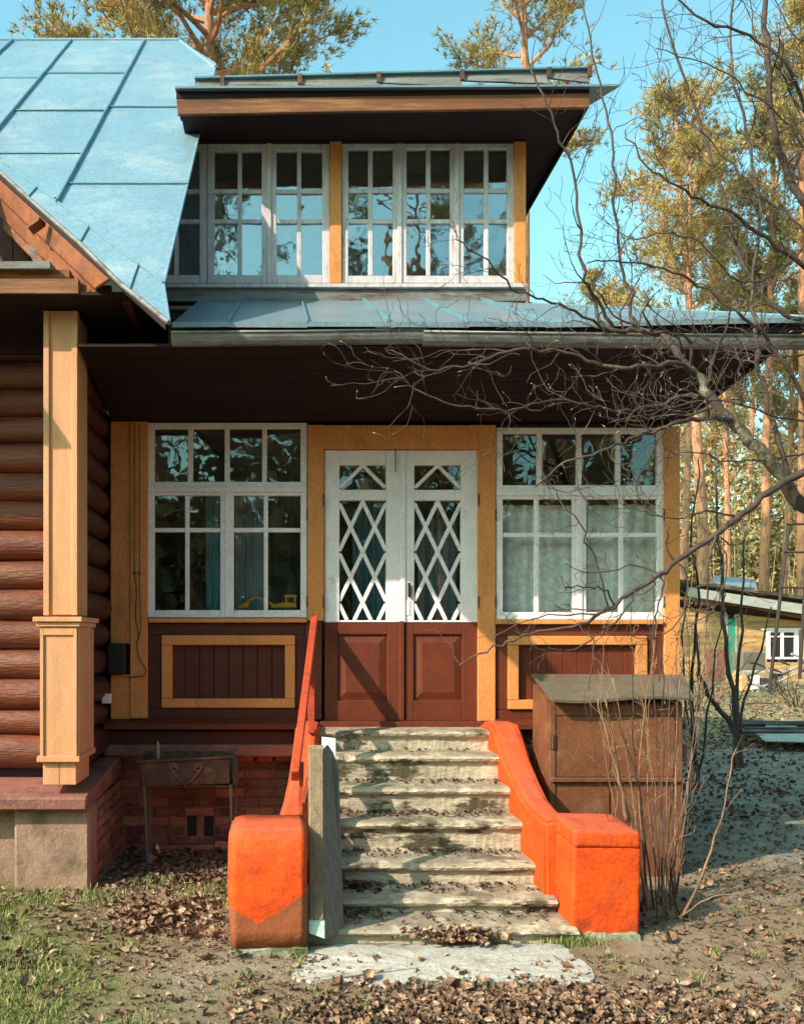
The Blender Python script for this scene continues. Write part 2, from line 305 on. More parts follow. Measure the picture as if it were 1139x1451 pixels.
# ------------------------------------------------------------------ ground
def gz(x, y):
    """height of the ground"""
    x = np.asarray(x, float); y = np.asarray(y, float)
    z = .03*np.sin(x*1.3+.5)*np.sin(y*1.1)+.015*np.sin(x*3.7+1)*np.cos(y*3.1)
    r = np.clip((y-3)/18, 0, 1); z = z*(1-.3*r)+.31*r*r*(3-2*r)
    # level near the steps, slightly low in the shaded corner by the brazier
    k = np.exp(-(((x-.9)/1.4)**2+((y+2.2)/1.0)**2)); z = z*(1-k)-.012*k
    k = np.exp(-(((x+.8)/.9)**2+((y+.3)/.9)**2)); z = z-.03*k
    z = z+.05*np.exp(-(((x+.35)/.35)**2+((y+1.3)/.4)**2))
    return z
def ground_mat():
    m = bpy.data.materials.new('soil and grass'); m.use_nodes = True
    n = m.node_tree.nodes; L = m.node_tree.links; p = n['Principled BSDF']; p.inputs['Roughness'].default_value = .95; p.inputs['Specular IOR Level'].default_value = .15
    geo = n.new('ShaderNodeNewGeometry')
    def noise(s, d=8, loc=0, r=.65):
        q = n.new('ShaderNodeTexNoise'); q.inputs['Scale'].default_value = s; q.inputs['Detail'].default_value = d; q.inputs['Roughness'].default_value = r
        mp = n.new('ShaderNodeMapping'); mp.inputs['Location'].default_value = (loc, loc*.7, 0); L.new(geo.outputs['Position'], mp.inputs[0]); L.new(mp.outputs[0], q.inputs['Vector']); return q.outputs['Fac']
    def rng(s, a, b, c=0., d=1.):
        q = n.new('ShaderNodeMapRange'); L.new(s, q.inputs[0])
        for i, x in enumerate((a, b, c, d)): q.inputs[i+1].default_value = x
        return q.outputs[0]
    def mix(f, a, b):
        q = n.new('ShaderNodeMix'); q.data_type = 'RGBA'; L.new(f, q.inputs[0])
        for i, x in ((6, a), (7, b)):
            if isinstance(x, tuple): q.inputs[i].default_value = (*x, 1)
            else: L.new(x, q.inputs[i])
        return q.outputs[2]
    def ma(op, a, b=None):
        q = n.new('ShaderNodeMath'); q.operation = op
        for i, x in enumerate((a, b)):
            if isinstance(x, (int, float)): q.inputs[i].default_value = x
            elif x is not None: L.new(x, q.inputs[i])
        return q.outputs[0]
    soil = mix(rng(noise(9), .35, .65), (.31, .21, .14), (.19, .125, .082))
    soil = mix(rng(noise(1.1, loc=3), .5, .68), soil, (.34, .27, .20))
    soil = mix(rng(noise(60, 3), .55, .7), soil, (.34, .24, .16))
    # greyer soil to the right behind
    sp = n.new('ShaderNodeSeparateXYZ'); L.new(geo.outputs['Position'], sp.inputs[0])
    fr = rng(ma('ADD', ma('ADD', sp.outputs[1], ma('MULTIPLY', sp.outputs[0], .35)), ma('MULTIPLY', noise(1.5, loc=9), 2.5)), .9, 2.6)
    grey = mix(rng(noise(5, loc=5), .4, .62), (.36, .28, .21), (.18, .14, .11))
    grey = mix(rng(noise(2.2, loc=15), .56, .66), grey, (.30, .28, .26))
    soil = mix(fr, soil, grey)
    green = mix(rng(noise(14, loc=2), .4, .65), (.13, .135, .045), (.23, .195, .09))
    # lawn on the left foreground
    fl = rng(ma('ADD', ma('ADD', ma('MULTIPLY', sp.outputs[0], -1.0), ma('MULTIPLY', sp.outputs[1], -.55)), ma('MULTIPLY', noise(2.3, loc=6), 1.8)), 2.75, 3.35)
    soil = mix(ma('MULTIPLY', fl, rng(noise(6, loc=4), .3, .5)), soil, green)
    far = rng(ma('ADD', sp.outputs[1], ma('MULTIPLY', noise(.4, loc=7), 5)), 9.5, 11.5)
    soil = mix(far, soil, mix(rng(noise(1.5, loc=8), .4, .6), (.22, .19, .10), (.36, .28, .18)))
    L.new(soil, p.inputs['Base Color'])
    bu = n.new('ShaderNodeBump'); bu.inputs['Strength'].default_value = .9; bu.inputs['Distance'].default_value = .04
    L.new(ma('ADD', noise(11, 10, r=.75), ma('MULTIPLY', noise(70, 3), .35)), bu.inputs['Height']); L.new(bu.outputs[0], p.inputs['Normal'])
    return m
def axis(parts):
    out = []
    for a, b, s in parts: out += list(np.arange(a, b, s))
    out.append(parts[-1][1]); return np.array(out)
gx = axis([(-300, -40, 20), (-40, -6, 2), (-6, 6, .08), (6, 30, .8), (30, 300, 20)])
gy = axis([(-300, -40, 20), (-40, -4, 2), (-4, 4, .08), (4, 20, .4), (20, 60, 4), (60, 600, 40)])
X, Y = np.meshgrid(gx, gy); Z = gz(X, Y)
near = (np.abs(X) < 6.1) & (Y > -4) & (Y < 4)
Z = Z+np.where(near, np.random.uniform(-.012, .012, Z.shape), 0)
nx = len(gx); ny = len(gy); I = np.arange(nx*ny).reshape(ny, nx)
gf = np.stack([I[:-1, :-1], I[:-1, 1:], I[1:, 1:], I[1:, :-1]], -1).reshape(-1, 4)
g = raw('ground', np.stack([X, Y, Z], -1).reshape(-1, 3), gf, ground_mat()); g['kind'] = 'structure'
g.data.polygons.foreach_set('use_smooth', [True]*len(g.data.polygons))

# ------------------------------------------------------------------ the house
house = thing('dacha_house', 'old wooden country house with brown log wing, glazed ochre veranda and blue metal roof', 'house', (0, 0, 0))
H = house
# --- log wing: front logs and return logs
rows = [1092, 1044, 1006, 962, 920, 878, 834, 792, 748, 708, 665, 624, 585, 545, 505, 467]
dl = 6.1
for i in range(len(rows)-1):
    z0 = PZ(rows[i], dl-.06); z1 = PZ(rows[i+1], dl-.06); r = (z1-z0)/2*1.06; zc = (z0+z1)/2
    mb = MB(); n = 13; rk = random.uniform(.97, 1.06)
    xs = np.linspace(-4.2, -1.47, n)
    mb.tube([(x, dl-D0+.09+random.uniform(-.006, .006), zc+random.uniform(-.005, .005)) for x in xs], [r*rk*random.uniform(.975, 1.025) for _ in xs], 20)
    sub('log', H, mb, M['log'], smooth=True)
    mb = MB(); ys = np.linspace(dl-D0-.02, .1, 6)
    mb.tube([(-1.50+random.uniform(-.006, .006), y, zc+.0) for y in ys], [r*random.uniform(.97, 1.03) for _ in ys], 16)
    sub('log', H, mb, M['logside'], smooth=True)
wall = MB().box(-4.2, -1.50, dl-D0+.08, .6, .7, 3.9)
sub('log_wall_core', H, wall, M['eave'])
# --- corner column (upper shaft, lower pedestal, mouldings)
dc = 5.75; y0 = dc-D0
def colbox(px0, px1, py0, py1, dd, dep): return MB().fb(px0, py0, px1, py1, dd, dep)
col = sub('column', H, colbox(64, 108, 440, 872, dc, .34), M['cream'], bevel=.006)
sub('corner_strip', col, MB().fb(62, 440, 70, 872, dc-.016, .05), M['cream'], bevel=.003)
sub('corner_strip', col, MB().fb(102, 440, 110, 872, dc-.016, .05), M['cream'], bevel=.003)
sub('pedestal_box', col, colbox(58, 110, 880, 1078, dc-.07, .44), M['cream'], bevel=.005)
x0 = PX(58, dc-.07); x1 = PX(110, dc-.07)
for nm, a, b, za, zb, o in (('cap_moulding', x0-.04, x1+.04, PZ(881, dc-.1), PZ(874, dc-.1), .045), ('cap_moulding', x0-.022, x1+.022, PZ(888, dc-.09), PZ(881, dc-.09)-.001, .025), ('base_moulding', x0-.02, x1+.02, PZ(1080, dc-.09), PZ(1072, dc-.09), .022)):
    sub(nm, col, MB().box(a, b, y0-.07-o, y0+.37+o, za, zb), M['cream'], bevel=.003)
for a, b in ((x0, x0+.022), (x1-.022, x1)):
    sub('edge_strip', col, MB().box(a, b, y0-.083, y0-.0705, PZ(1072, dc-.08)+.002, PZ(889, dc-.08)-.002), M['cream'], bevel=.002)
sub('edge_strip', col, MB().box(x0+.023, x1-.023, y0-.083, y0-.0705, PZ(900, dc-.08), PZ(889, dc-.08)-.002), M['cream'], bevel=.002)
for ya, yb in ((y0-.07, y0-.045), (y0+.33, y0+.37)):
    sub('edge_strip', col, MB().box(x1+.0005, x1+.012, ya, yb, PZ(1072, dc-.08)+.002, PZ(889, dc-.08)-.002), M['cream'], bevel=.002)
sub('foot', col, MB().box(x0+.012, (x0+x1)/2-.001, y0-.055, y0+.33, PZ(1112, dc-.05), PZ(1080, dc-.09)-.001), M['cream'], bevel=.003)
sub('foot', col, MB().box((x0+x1)/2+.001, x1-.012, y0-.055, y0+.33, PZ(1112, dc-.05), PZ(1080, dc-.09)-.001), M['cream'], bevel=.003)
# --- log wing footing: slab, plaster block, bricks on its return side
xr = PX(124, 5.66)
sl = MB().hexa([(-4.2, 5.66-D0, .555), (xr, 5.66-D0, .555), (xr, .12, .60), (-4.2, .12, .60), (-4.2, 5.66-D0, .645), (xr, 5.66-D0, .645), (xr, .12, .78), (-4.2, .12, .78)])
o = sub('foundation_slab', H, sl, M['slab'], bevel=.014)
mb = MB().box(PX(20, 5.76), PX(128, 5.76), 5.76-D0, -.9, -.2, .553)
sub('plaster_block', H, mb, M['plaster'], bevel=.02)
sub('plaster_block', H, MB().box(-4.2, PX(20, 5.76)-.004, 5.86-D0, -.9, -.2, .50), M['plaster'], bevel=.01)
sub('plaster_ledge', H, MB().box(-4.2, PX(20, 5.76)-.004, 5.82-D0, -.9, .502, .553), M['brickb'], bevel=.01)
sub('foundation_core', H, MB().box(-4.2, PX(128, 5.76)-.05, -.89, .2, -.2, .553), M['mortar'])
bricks = {}
def brick(w_, h_, dp, key, j=.004):
    """one brick mesh, shared"""
    k = (round(w_, 3), round(h_, 3), key)
    if k not in bricks:
        mb = MB().box(-w_/2, w_/2, -dp/2, dp/2, -h_/2, h_/2, j)
        me = bpy.data.meshes.new('brick'); me.from_pydata(mb.v, [], mb.f)
        bm = bmesh.new(); bm.from_mesh(me); bmesh.ops.recalc_face_normals(bm, faces=bm.faces); bmesh.ops.bevel(bm, geom=bm.edges[:], offset=.005, segments=1, affect='EDGES'); bm.to_mesh(me); bm.free()
        me.materials.append(M[key]); bricks[k] = me
    return bricks[k]
def put_brick(parent, c, w_, h_, dp, key, rz=0):
    o = bpy.data.objects.new('brick', brick(w_, h_, dp, key)); link(o); o.parent = parent; o.location = Vector(c)-WL[parent.name]; o.rotation_euler = (random.uniform(-.01, .01), random.uniform(-.01, .01), rz+random.uniform(-.015, .015))
xs_ = PX(128, 5.76)-.05
for r in range(8):                       # return side under the log wing
    z = .515-r*.077
    y = -.86+(.06 if r % 2 else 0)
    while y < .0:
        put_brick(H, (xs_+random.uniform(-.004, .006), y+.1, z), .068, .064, .225, random.choice(['brickb', 'brickb', 'brick']))
        y += .245
# --- veranda footing (left of the steps): brick wall with two vent holes
yb = 7.02-D0
def wallbricks(xa, xb, rows_, z0, holes=(), pal=('brick',)):
    for r in range(rows_):
        z = z0-r*.078; x = xa-(.12 if r % 2 else 0)
        while x < xb:
            a = max(x, xa); b = min(x+.235, xb)
            if b-a > .05 and not any(h[0]-.01 < b and h[1]+.01 > a and h[2] < z < h[3] for h in holes):
                q = b-a; q = round(q/.0125)*.0125
                put_brick(H, ((a+b)/2, yb+random.uniform(-.005, .004)+.05, z), q, .066, .11, random.choice(pal))
            elif b-a > .05:
                for h in holes:
                    if h[2] < z < h[3] and h[0]-.01 < b and h[1]+.01 > a:
                        for (c, e) in ((a, min(b, h[0]-.005)), (max(a, h[1]+.005), b)):
                            if .03 < e-c < .24 and not any(k[0] < (c+e)/2 < k[1] for k in holes): put_brick(H, ((c+e)/2, yb+.05, z), round((e-c)/.0125)*.0125, .066, .11, random.choice(pal))
            x += .247
vz0 = PZ(1190, 7.0); vz1 = PZ(1156, 7.0)
holes = ((PX(265, 7), PX(278, 7), vz0, vz1), (PX(289, 7), PX(303, 7), vz0, vz1))
wallbricks(-1.42, .16, 11, .665, holes, ('brickb', 'brickb', 'brick'))
sub('mortar_backing', H, MB().box(-1.45, 3.2, yb+.009, yb+.2, -.2, .70), M['mortar'])
for h in holes: sub('vent_shade_panel', H, MB().box(h[0]+.002, h[1]-.002, yb+.0075, yb+.05, h[2]+.004, h[3]-.004), M['black'])  # black panel: the shade inside the vent put in as colour
put_brick(H, ((holes[0][1]+holes[1][0])/2, yb+.05, (vz0+vz1)/2), .055, .17, .11, 'brick')
put_brick(H, (holes[1][1]+.06, yb+.045, vz0-.045), .10, .062, .11, 'brickc')
for i in range(10):                     # chipped top course
    x = -1.36+i*.152
    if i in (3, 4, 5): continue
    put_brick(H, (x, yb-.03+random.uniform(-.01, .01), .735+random.uniform(-.004, .004)), .125, .062, .12, 'brickc' if i > 5 or i < 2 else 'brick')
wallbricks(1.85, 3.2, 11, .665, (), ('brickb', 'brick'))
# ledges under the veranda
for xa, xb in ((-1.42, .22), (1.72, 3.21)):
    sub('concrete_ledge', H, MB().box(xa, xb, 6.76-D0, .3, PZ(1073, 6.76), PZ(1056, 6.76), .004), M['slab'], bevel=.012)
    sub('ledge_skirting', H, MB().box(xa, xb, 6.86-D0, .3, PZ(1056, 6.76)+.001, PZ(1036, 6.86)), M['brown'])
    sub('drip_board', H, MB().hexa([(xa, 6.78-D0, PZ(1034, 6.78)), (xb, 6.78-D0, PZ(1034, 6.78)), (xb, .2, PZ(1034, 6.78)), (xa, .2, PZ(1034, 6.78)), (xa, 6.78-D0, PZ(1026, 6.78)), (xb, 6.78-D0, PZ(1026, 6.78)), (xb, .02, PZ(1019, 6.9)), (xa, .02, PZ(1019, 6.9))]), M['rbrown'], bevel=.004)
sub('threshold', H, MB().box(.3, 1.60, 6.80-D0, .2, .975, PZ(1022, 6.86)), M['rbrown'], bevel=.006)
# --- veranda front: posts, head, sill strips, panelled aprons
def post(nm, a, b, c, d_, mat, dd=6.9, dep=.12, bev=.004): return sub(nm, H, MB().fb(a, b, c, d_, dd, dep, .0015), M[mat], bevel=bev)
post('corner_board', 157, 597, 185, 912, 'ochre', 6.895, .1)
post('corner_board', 157, 956, 185, 1019, 'ochre', 6.895, .1)
post('corner_post', 185, 597, 209, 1018, 'ochre', 6.88, .13)
post('corner_backing', 131, 590, 209, 1020, 'brown', 7.0, .1)
post('post', 436, 602, 459, 880, 'ochre')
post('door_head', 459, 602, 677, 636, 'ochre', 6.903)
post('post', 677, 602, 702, 1022, 'ochre')
post('corner_post', 941, 604, 963, 1030, 'ochre')
post('brown_post', 433, 881, 456, 1020, 'rbrown', 6.905)
for a, b, c in ((210, 435, 0), (703, 940, 4)):
    sub('sill_strip', H, MB().fb(a, 876+c*.6, b, 882+c*.6, 6.875, .14), M['ochre'], bevel=.003)
for (a, b, fr, inn, nb) in ((210, 433, (229, 900, 418, 1003), (244, 914, 404, 990), 8), (702, 940, (720, 901, 917, 1005), (735, 914, 902, 992), 8)):
    for q in ((a, 883, b, fr[1]-.5), (a, fr[3]+.5, b, 1019)): sub('apron_rail', H, MB().fb(*q, 6.925, .08), M['brown' if a < 500 else 'rbrown'], bevel=.003)  # one paint: shade put into the left apron's colour, sun into the right
    for q in ((a, fr[1], fr[0]-.5, fr[3]), (fr[2]+.5, fr[1], b, fr[3])): sub('apron_stile', H, MB().fb(*q, 6.925, .08), M['brown' if a < 500 else 'rbrown'], bevel=.003)
    for q in ((fr[0], fr[1], fr[2], inn[1]), (fr[0], inn[3], fr[2], fr[3]), (fr[0], inn[1]+.3, inn[0], inn[3]-.3), (inn[2], inn[1]+.3, fr[2], inn[3]-.3)):
        sub('panel_frame', H, MB().fb(*q, 6.90, .09, .001), M['ochre'], bevel=.004)
    wd = (inn[2]-inn[0]+4)/nb
    for i in range(nb):
        sub('panel_board', H, MB().fb(inn[0]-2+i*wd+.35, inn[1]-2, inn[0]-2+(i+1)*wd-.35, inn[3]+2, 6.95+random.uniform(-.002, .002), .03), M['brown' if a < 500 else 'rbrown'], bevel=.003)
    sub('apron_backing', H, MB().fb(a, 884, b, 1018, 6.995, .05), M['eave'])
# right flank wall of the veranda
for i in range(14):
    sub('flank_board', H, MB().box(3.19, 3.215, .13+i*.25, .13+i*.25+.245, .75, 3.55), M['ochre'], bevel=.003)
# --- windows
def sash(win, x0, y0, x1, y1, cols, rws, d, mat, st=8, mw=6, pj=.0):
    """frame of two stiles and two rails, muntins set back, a pane of glass in every cell"""
    fm = MB(); s2 = st*.9
    fm.fb(x0, y0, x0+st, y1, d, .045, .001); fm.fb(x1-st, y0, x1, y1, d, .045, .001)
    fm.fb(x0+st+.1, y0, x1-st-.1, y0+s2, d+.001, .043, .001); fm.fb(x0+st+.1, y1-st*1.15, x1-st-.1, y1, d+.001, .043, .001)
    sub('frame', win, fm, M[mat], bevel=.003)
    for c in cols: sub('muntin', win, MB().fb(c-mw/2, y0+s2, c+mw/2, y1-st*1.15, d+.006, .03, .0015), M[mat], bevel=.003)
    xe = [x0+st]+list(cols)+[x1-st]; ye = [y0+s2]+list(rws)+[y1-st*1.15]
    for r in rws:
        for i in range(len(xe)-1):
            a = xe[i]+(mw/2 if i else 0); b = xe[i+1]-(mw/2 if i < len(xe)-2 else 0)
            sub('muntin', win, MB().fb(a, r-mw/2, b, r+mw/2, d+.008, .028, .0015), M[mat], bevel=.003)
    for i in range(len(xe)-1):
        for k in range(len(ye)-1):
            dd = d+.024+random.uniform(-.002, .002); t = random.uniform(-.003, .003); t2 = random.uniform(-.003, .003)
            a, b, c, e = xe[i]-.5, ye[k]-.5, xe[i+1]+.5, ye[k+1]+.5
            P = [W(a, e, dd), W(c, e, dd), W(c, b, dd), W(a, b, dd)]
            P = [p+Vector((0, t*(1 if q in (0, 3) else -1)+t2*(1 if q > 1 else -1), 0)) for q, p in enumerate(P)]
            sub('pane', win, MB().prism(P, (0, .003, 0)), M['glassup' if mat == 'greywhite' else 'glass'])
def window(px, py, d, label=None):
    w_ = thing_part('window', H, W(px, py, d))
    return w_
def thing_part(name, parent, loc):
    o = bpy.data.objects.new(name, None); link(o); o.parent = parent; o.location = Vector(loc)-WL[parent.name]; WL[o.name] = Vector(loc); o.empty_display_size = .05; return o
dw = 6.915
wl = window(322, 876, dw)
sash(wl, 210, 599, 435, 693, (270, 322, 375), (), dw, 'white', 9, 7)
sash(wl, 210, 694, 321.5, 875, (265.5,), (751,), dw, 'white', 9, 6)
sash(wl, 322.5, 694, 435, 875, (377,), (751,), dw, 'white', 9, 6)
sub('meeting_strip', wl, MB().fb(319, 694, 325, 875, dw-.012, .011), M['white'], bevel=.003)
sub('mid_rail_strip', wl, MB().fb(210, 690, 435, 697, dw-.014, .013), M['white'], bevel=.003)
wr = window(820, 880, dw)
sash(wr, 703, 606, 940, 698, (764, 820, 875.5), (), dw, 'white', 9, 7)
sash(wr, 703, 699, 820.5, 878, (760,), (758,), dw, 'white', 9, 6)
sash(wr, 821.5, 699, 940, 878, (880,), (758,), dw, 'white', 9, 6)
sub('meeting_strip', wr, MB().fb(817, 699, 825, 878, dw-.012, .011), M['white'], bevel=.003)
sub('mid_rail_strip', wr, MB().fb(703, 695, 940, 702, dw-.014, .013), M['white'], bevel=.003)
for wnd, xx in ((wl, (208, 435.5)), (wr, (702, 940.5))):
    for x in xx:
        for yy in (722, 845): sub('hinge', wnd, MB().tube([W(x, yy, dw-.012), W(x, yy+16, dw-.012)], .007, 8), M['rust'])
# --- double door
door = thing_part('double_door', H, W(568, 1022, 6.92))
dd_ = 6.925
def leaf(a, b, pa, pb, meet):
    # upper white part
    fm = MB()
    for q in ((a, 638, pa, 882), (pb, 638, b, 882)): fm.fb(*q, dd_, .045, .001)
    for q in ((pa+.1, 638, pb-.1, 659), (pa+.1, 694, pb-.1, 709), (pa+.1, 879, pb-.1, 882)): fm.fb(*q, dd_+.001, .043, .001)
    sub('leaf_frame', door, fm, M['white'], bevel=.004)
    # gable shaped bars in the small top light
    def bar(p, q, wdt=5.0, dp=dd_+.008, th=.02):
        p = Vector(p); q = Vector(q); t = (q-p); L_ = t.length; t /= L_; nrm = Vector((-t.y, t.x))*wdt/2
        c = [p-nrm, q-nrm, q+nrm, p+nrm]
        sub('glazing_bar', door, MB().prism([W(k.x, k.y, dp) for k in c], (0, th, 0)), M['white'], bevel=.003)
    cx = (pa+pb)/2
    bar((pa+1, 691), (cx, 659.5)); bar((cx+.5, 659.5), (pb-1, 691), dp=dd_+.010)
    m = 2.07*67/(pb-pa)*1.0; P_ = 71.5
    for fam in (0, 1):
        for k in range(-1, 3):
            y_l = 713+k*P_     # height at the left side for this family
            pts = []
            xa, ya = pa, y_l; xb, yb_ = pb, y_l+m*(pb-pa)
            if ya < 709: xa = pa+(709-ya)/m; ya = 709
            if yb_ > 879: xb = pa+(879-y_l)/m; yb_ = 879
            if xa >= pb-3 or xb <= pa+3: continue
            if fam: xa, xb = pa+pb-xa, pa+pb-xb
            bar((xa, ya), (xb, yb_), 5.5, dd_+.007+.004*fam, .016)
    for (u0, u1) in ((659, 694), (709, 880)):
        P = [W(pa-1, u1, dd_+.027), W(pb+1, u1, dd_+.027), W(pb+1, u0, dd_+.030), W(pa-1, u0, dd_+.030)]
        sub('pane', door, MB().prism(P, (0, .003, 0)), M['glass'])
    # lower brown part with raised field
    ka, kb = pa-3 if a < 500 else pa-1, pb+2
    fm = MB(); fm.fb(a, 883, ka, 1021, dd_-.002, .05); fm.fb(kb, 883, b, 1021, dd_-.002, .05); fm.fb(ka+.1, 883, kb-.1, 899, dd_-.001, .045); fm.fb(ka+.1, 993, kb-.1, 1021, dd_-.001, .045)
    sub('brown_leaf_frame', door, fm, M['rbrown'], bevel=.004)
    sub('panel_recess', door, MB().fb(ka-1, 898, kb+1, 994, dd_+.022, .02), M['rbrown'])
    o_ = 2; i_ = 12
    A = [W(ka+o_, 991, dd_+.021), W(kb-o_, 991, dd_+.021), W(kb-o_, 901, dd_+.021), W(ka+o_, 901, dd_+.021)]
    B = [W(ka+i_, 981, dd_+.002), W(kb-i_, 981, dd_+.002), W(kb-i_, 911, dd_+.002), W(ka+i_, 911, dd_+.002)]
    sub('raised_panel', door, MB().hexa(A+B), M['rbrown'])
leaf(460, 568, 481, 547, 1); leaf(574, 677, 587, 653, 0)
sub('meeting_stile', door, MB().fb(567.5, 638, 574.5, 882, dd_-.014, .05), M['white'], bevel=.004)
sub('meeting_stile', door, MB().fb(566, 880, 573, 1021, dd_-.022, .05), M['rbrown'], bevel=.006)
mb = MB().fb(578, 826, 582, 846, dd_-.02, .006); mb.tube([W(580, 828, dd_-.004), W(581, 828, dd_-.04), W(582.5, 833, dd_-.055), W(582.5, 842, dd_-.055), W(581, 846, dd_-.04), W(580, 846, dd_-.004)], .005, 6)
sub('handle', door, mb, M['black'])
sub('keyhole_plate', door, MB().fb(576, 851, 581, 872, dd_-.006, .005), M['white'], bevel=.002)
mb = MB()
for i in range(9): mb.tube([W(560+(i % 2)*.8, 636+i*3.6, dd_-.022), W(560.5, 640+i*3.6, dd_-.022)], .0045, 5)
sub('latch_chain', door, mb, M['rust'])
for x in (458.5, 678):
    for yy in (700, 845): sub('hinge', door, MB().tube([W(x, yy, dd_-.03), W(x, yy+17, dd_-.03)], .007, 8), M['rust'])
# --- rooms behind the glass
def room(x0, x1, y0, y1, z0, z1, mat, wins):
    t = .08
    sub('room_floor', H, MB().box(x0, x1, y0, y1, z0-t, z0), M[mat])
    sub('room_ceiling', H, MB().box(x0, x1, y0, y1, z1, z1+t), M[mat])
    sub('room_wall', H, MB().box(x0-t, x0, y0, y1, z0, z1), M[mat]); sub('room_wall', H, MB().box(x1, x1+t, y0, y1, z0, z1), M[mat])
    xs = [x0]+[q for w_ in wins for q in w_[:2]]+[x1]
    for i in range(0, len(xs), 2): sub('room_wall', H, MB().box(xs[i], xs[i+1], y1, y1+t, z0, z1), M[mat])
    for a, b, c, e in wins:
        sub('room_wall', H, MB().box(a, b, y1, y1+t, z0, c), M[mat]); sub('room_wall', H, MB().box(a, b, y1, y1+t, e, z1), M[mat])
        fr = MB(); n = 3
        for i in range(n+1):
            x = a+(b-a)*i/n; fr.box(x-.025, x+.025, y1+.01, y1+.05, c, e)
        for z in (c+.02, c+(e-c)*.6, e-.02): fr.box(a, b, y1+.02, y1+.045, z-.022, z+.022)
        sub('back_window_frame', H, fr, M['greywhite'])
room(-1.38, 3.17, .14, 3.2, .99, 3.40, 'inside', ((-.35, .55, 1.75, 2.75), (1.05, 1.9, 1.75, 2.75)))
# --- soffit of the veranda eave, fascia, gutter
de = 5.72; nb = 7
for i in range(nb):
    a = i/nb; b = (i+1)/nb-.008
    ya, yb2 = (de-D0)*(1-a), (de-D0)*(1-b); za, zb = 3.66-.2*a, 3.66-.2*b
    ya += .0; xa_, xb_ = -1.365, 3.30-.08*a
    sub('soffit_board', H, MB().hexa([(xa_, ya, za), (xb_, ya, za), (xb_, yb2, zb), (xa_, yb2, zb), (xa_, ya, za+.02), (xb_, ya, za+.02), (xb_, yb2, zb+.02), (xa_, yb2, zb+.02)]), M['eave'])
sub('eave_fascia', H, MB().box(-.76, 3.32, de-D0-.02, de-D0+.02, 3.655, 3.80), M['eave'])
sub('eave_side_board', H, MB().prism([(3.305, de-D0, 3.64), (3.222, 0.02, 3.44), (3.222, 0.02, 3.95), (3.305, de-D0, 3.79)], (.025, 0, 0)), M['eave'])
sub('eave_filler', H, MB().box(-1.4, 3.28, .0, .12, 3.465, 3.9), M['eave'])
gd = 5.60
mb = MB(); pts_o = []; 
for xg0, xg1, zz0, zz1 in ((PX(243, gd), PX(604, gd), PZ(488, gd), PZ(484, gd)), (PX(600, gd), PX(1150, gd), PZ(487, gd), PZ(493, gd))):
    v = []; n = 9
    for xg, zz in ((xg0, zz0), (xg1, zz1)):
        for q in range(n):
            an = math.pi*q/(n-1)
            v.append((xg, gd-D0+.045-.052*math.cos(an), zz+.075-.075*math.sin(an)))
        for q in range(n-1, -1, -1):
            an = math.pi*q/(n-1); v.append((xg, gd-D0+.045-.048*math.cos(an), zz+.078-.071*math.sin(an)))
    m2 = 2*n
    f = [(i, (i+1) % m2, (i+1) % m2+m2, i+m2) for i in range(m2)]+[tuple(range(m2)), tuple(range(2*m2-1, m2-1, -1))]
    gut = sub('gutter', H, MB().add(v, f), M['zinc'])
    rim = MB().tube([(xg0, gd-D0-.008, zz0+.078), ((xg0+xg1)/2, gd-D0-.008, (zz0+zz1)/2+.074), (xg1, gd-D0-.008, zz1+.078)], .009, 6)
    sub('gutter_rim', gut, rim, M['zinc'], smooth=True)
# --- lower (veranda) roof in sheets with seams
def quad3(pts, th=.006): return MB().prism(pts, (0, 0, -th))
zt = PZ(425, 7.45); dE = 5.58
def low_edge(px): return 458 - (0 if px < 900 else (px-900)*.032)
ztop = zt; A_ = Vector((2.15, 7.45-D0, zt-.03)); B_ = Vector((3.52, dE-D0, PZ(450, dE)))
seams = [-.72, -.35, .165, .70, 1.22, 1.72]
def zlow(x): return PZ(458, dE)+max(0, x-2.2)*.03
for i in range(len(seams)-1):
    a, b = seams[i], seams[i+1]
    P = [Vector((a, dE-D0, zlow(a)+random.uniform(0, .008))), Vector((b, dE-D0, zlow(b)+random.uniform(0, .008))), Vector((b, 7.45-D0, zt)), Vector((a, 7.45-D0, zt))]
    rs = sub('roof_sheet', H, quad3(P), M['roof2'])
    sub('standing_seam', rs, MB().prism([P[1]+Vector((-.005, -.004, .0)), P[2]+Vector((-.005, 0, 0)), P[2]+Vector((-.005, 0, .03)), P[1]+Vector((-.005, -.004, .03))], (.01, 0, 0)), M['seam'])
    sub('drip_edge', rs, MB().prism([P[0]+Vector((0, -.004, .004)), P[1]+Vector((0, -.004, .004)), P[1]+Vector((0, -.004, -.03)), P[0]+Vector((0, -.004, -.03))], (0, .003, 0)), M['roof2'])
a = 1.72
rs = sub('roof_sheet', H, quad3([Vector((a, dE-D0, zlow(a))), B_, A_, Vector((a, 7.45-D0, zt))]), M['roof2'])
sub('drip_edge', rs, MB().prism([Vector((a, dE-D0-.004, zlow(a)+.004)), B_+Vector((0, -.004, .004)), B_+Vector((0, -.004, -.03)), Vector((a, dE-D0-.004, zlow(a)-.03))], (0, .003, 0)), M['roof2'])
sub('hip_seam', rs, MB().tube([A_, B_], .012, 6), M['seam'])
sub('roof_sheet', H, quad3([B_, Vector((3.52, 3.4, B_.z)), Vector((2.15, 3.4, zt-.03)), A_]), M['roof2'])
sub('roof_deck', H, MB().hexa([(-.7, dE-D0+.03, 3.70), (3.44, dE-D0+.03, 3.72), (3.30, .5, 3.72), (-.7, .5, 3.72), (-.7, dE-D0+.03, 3.745), (3.44, dE-D0+.03, 3.765), (2.0, .5, zt-.09), (-.7, .5, zt-.04)]), M['eave'])
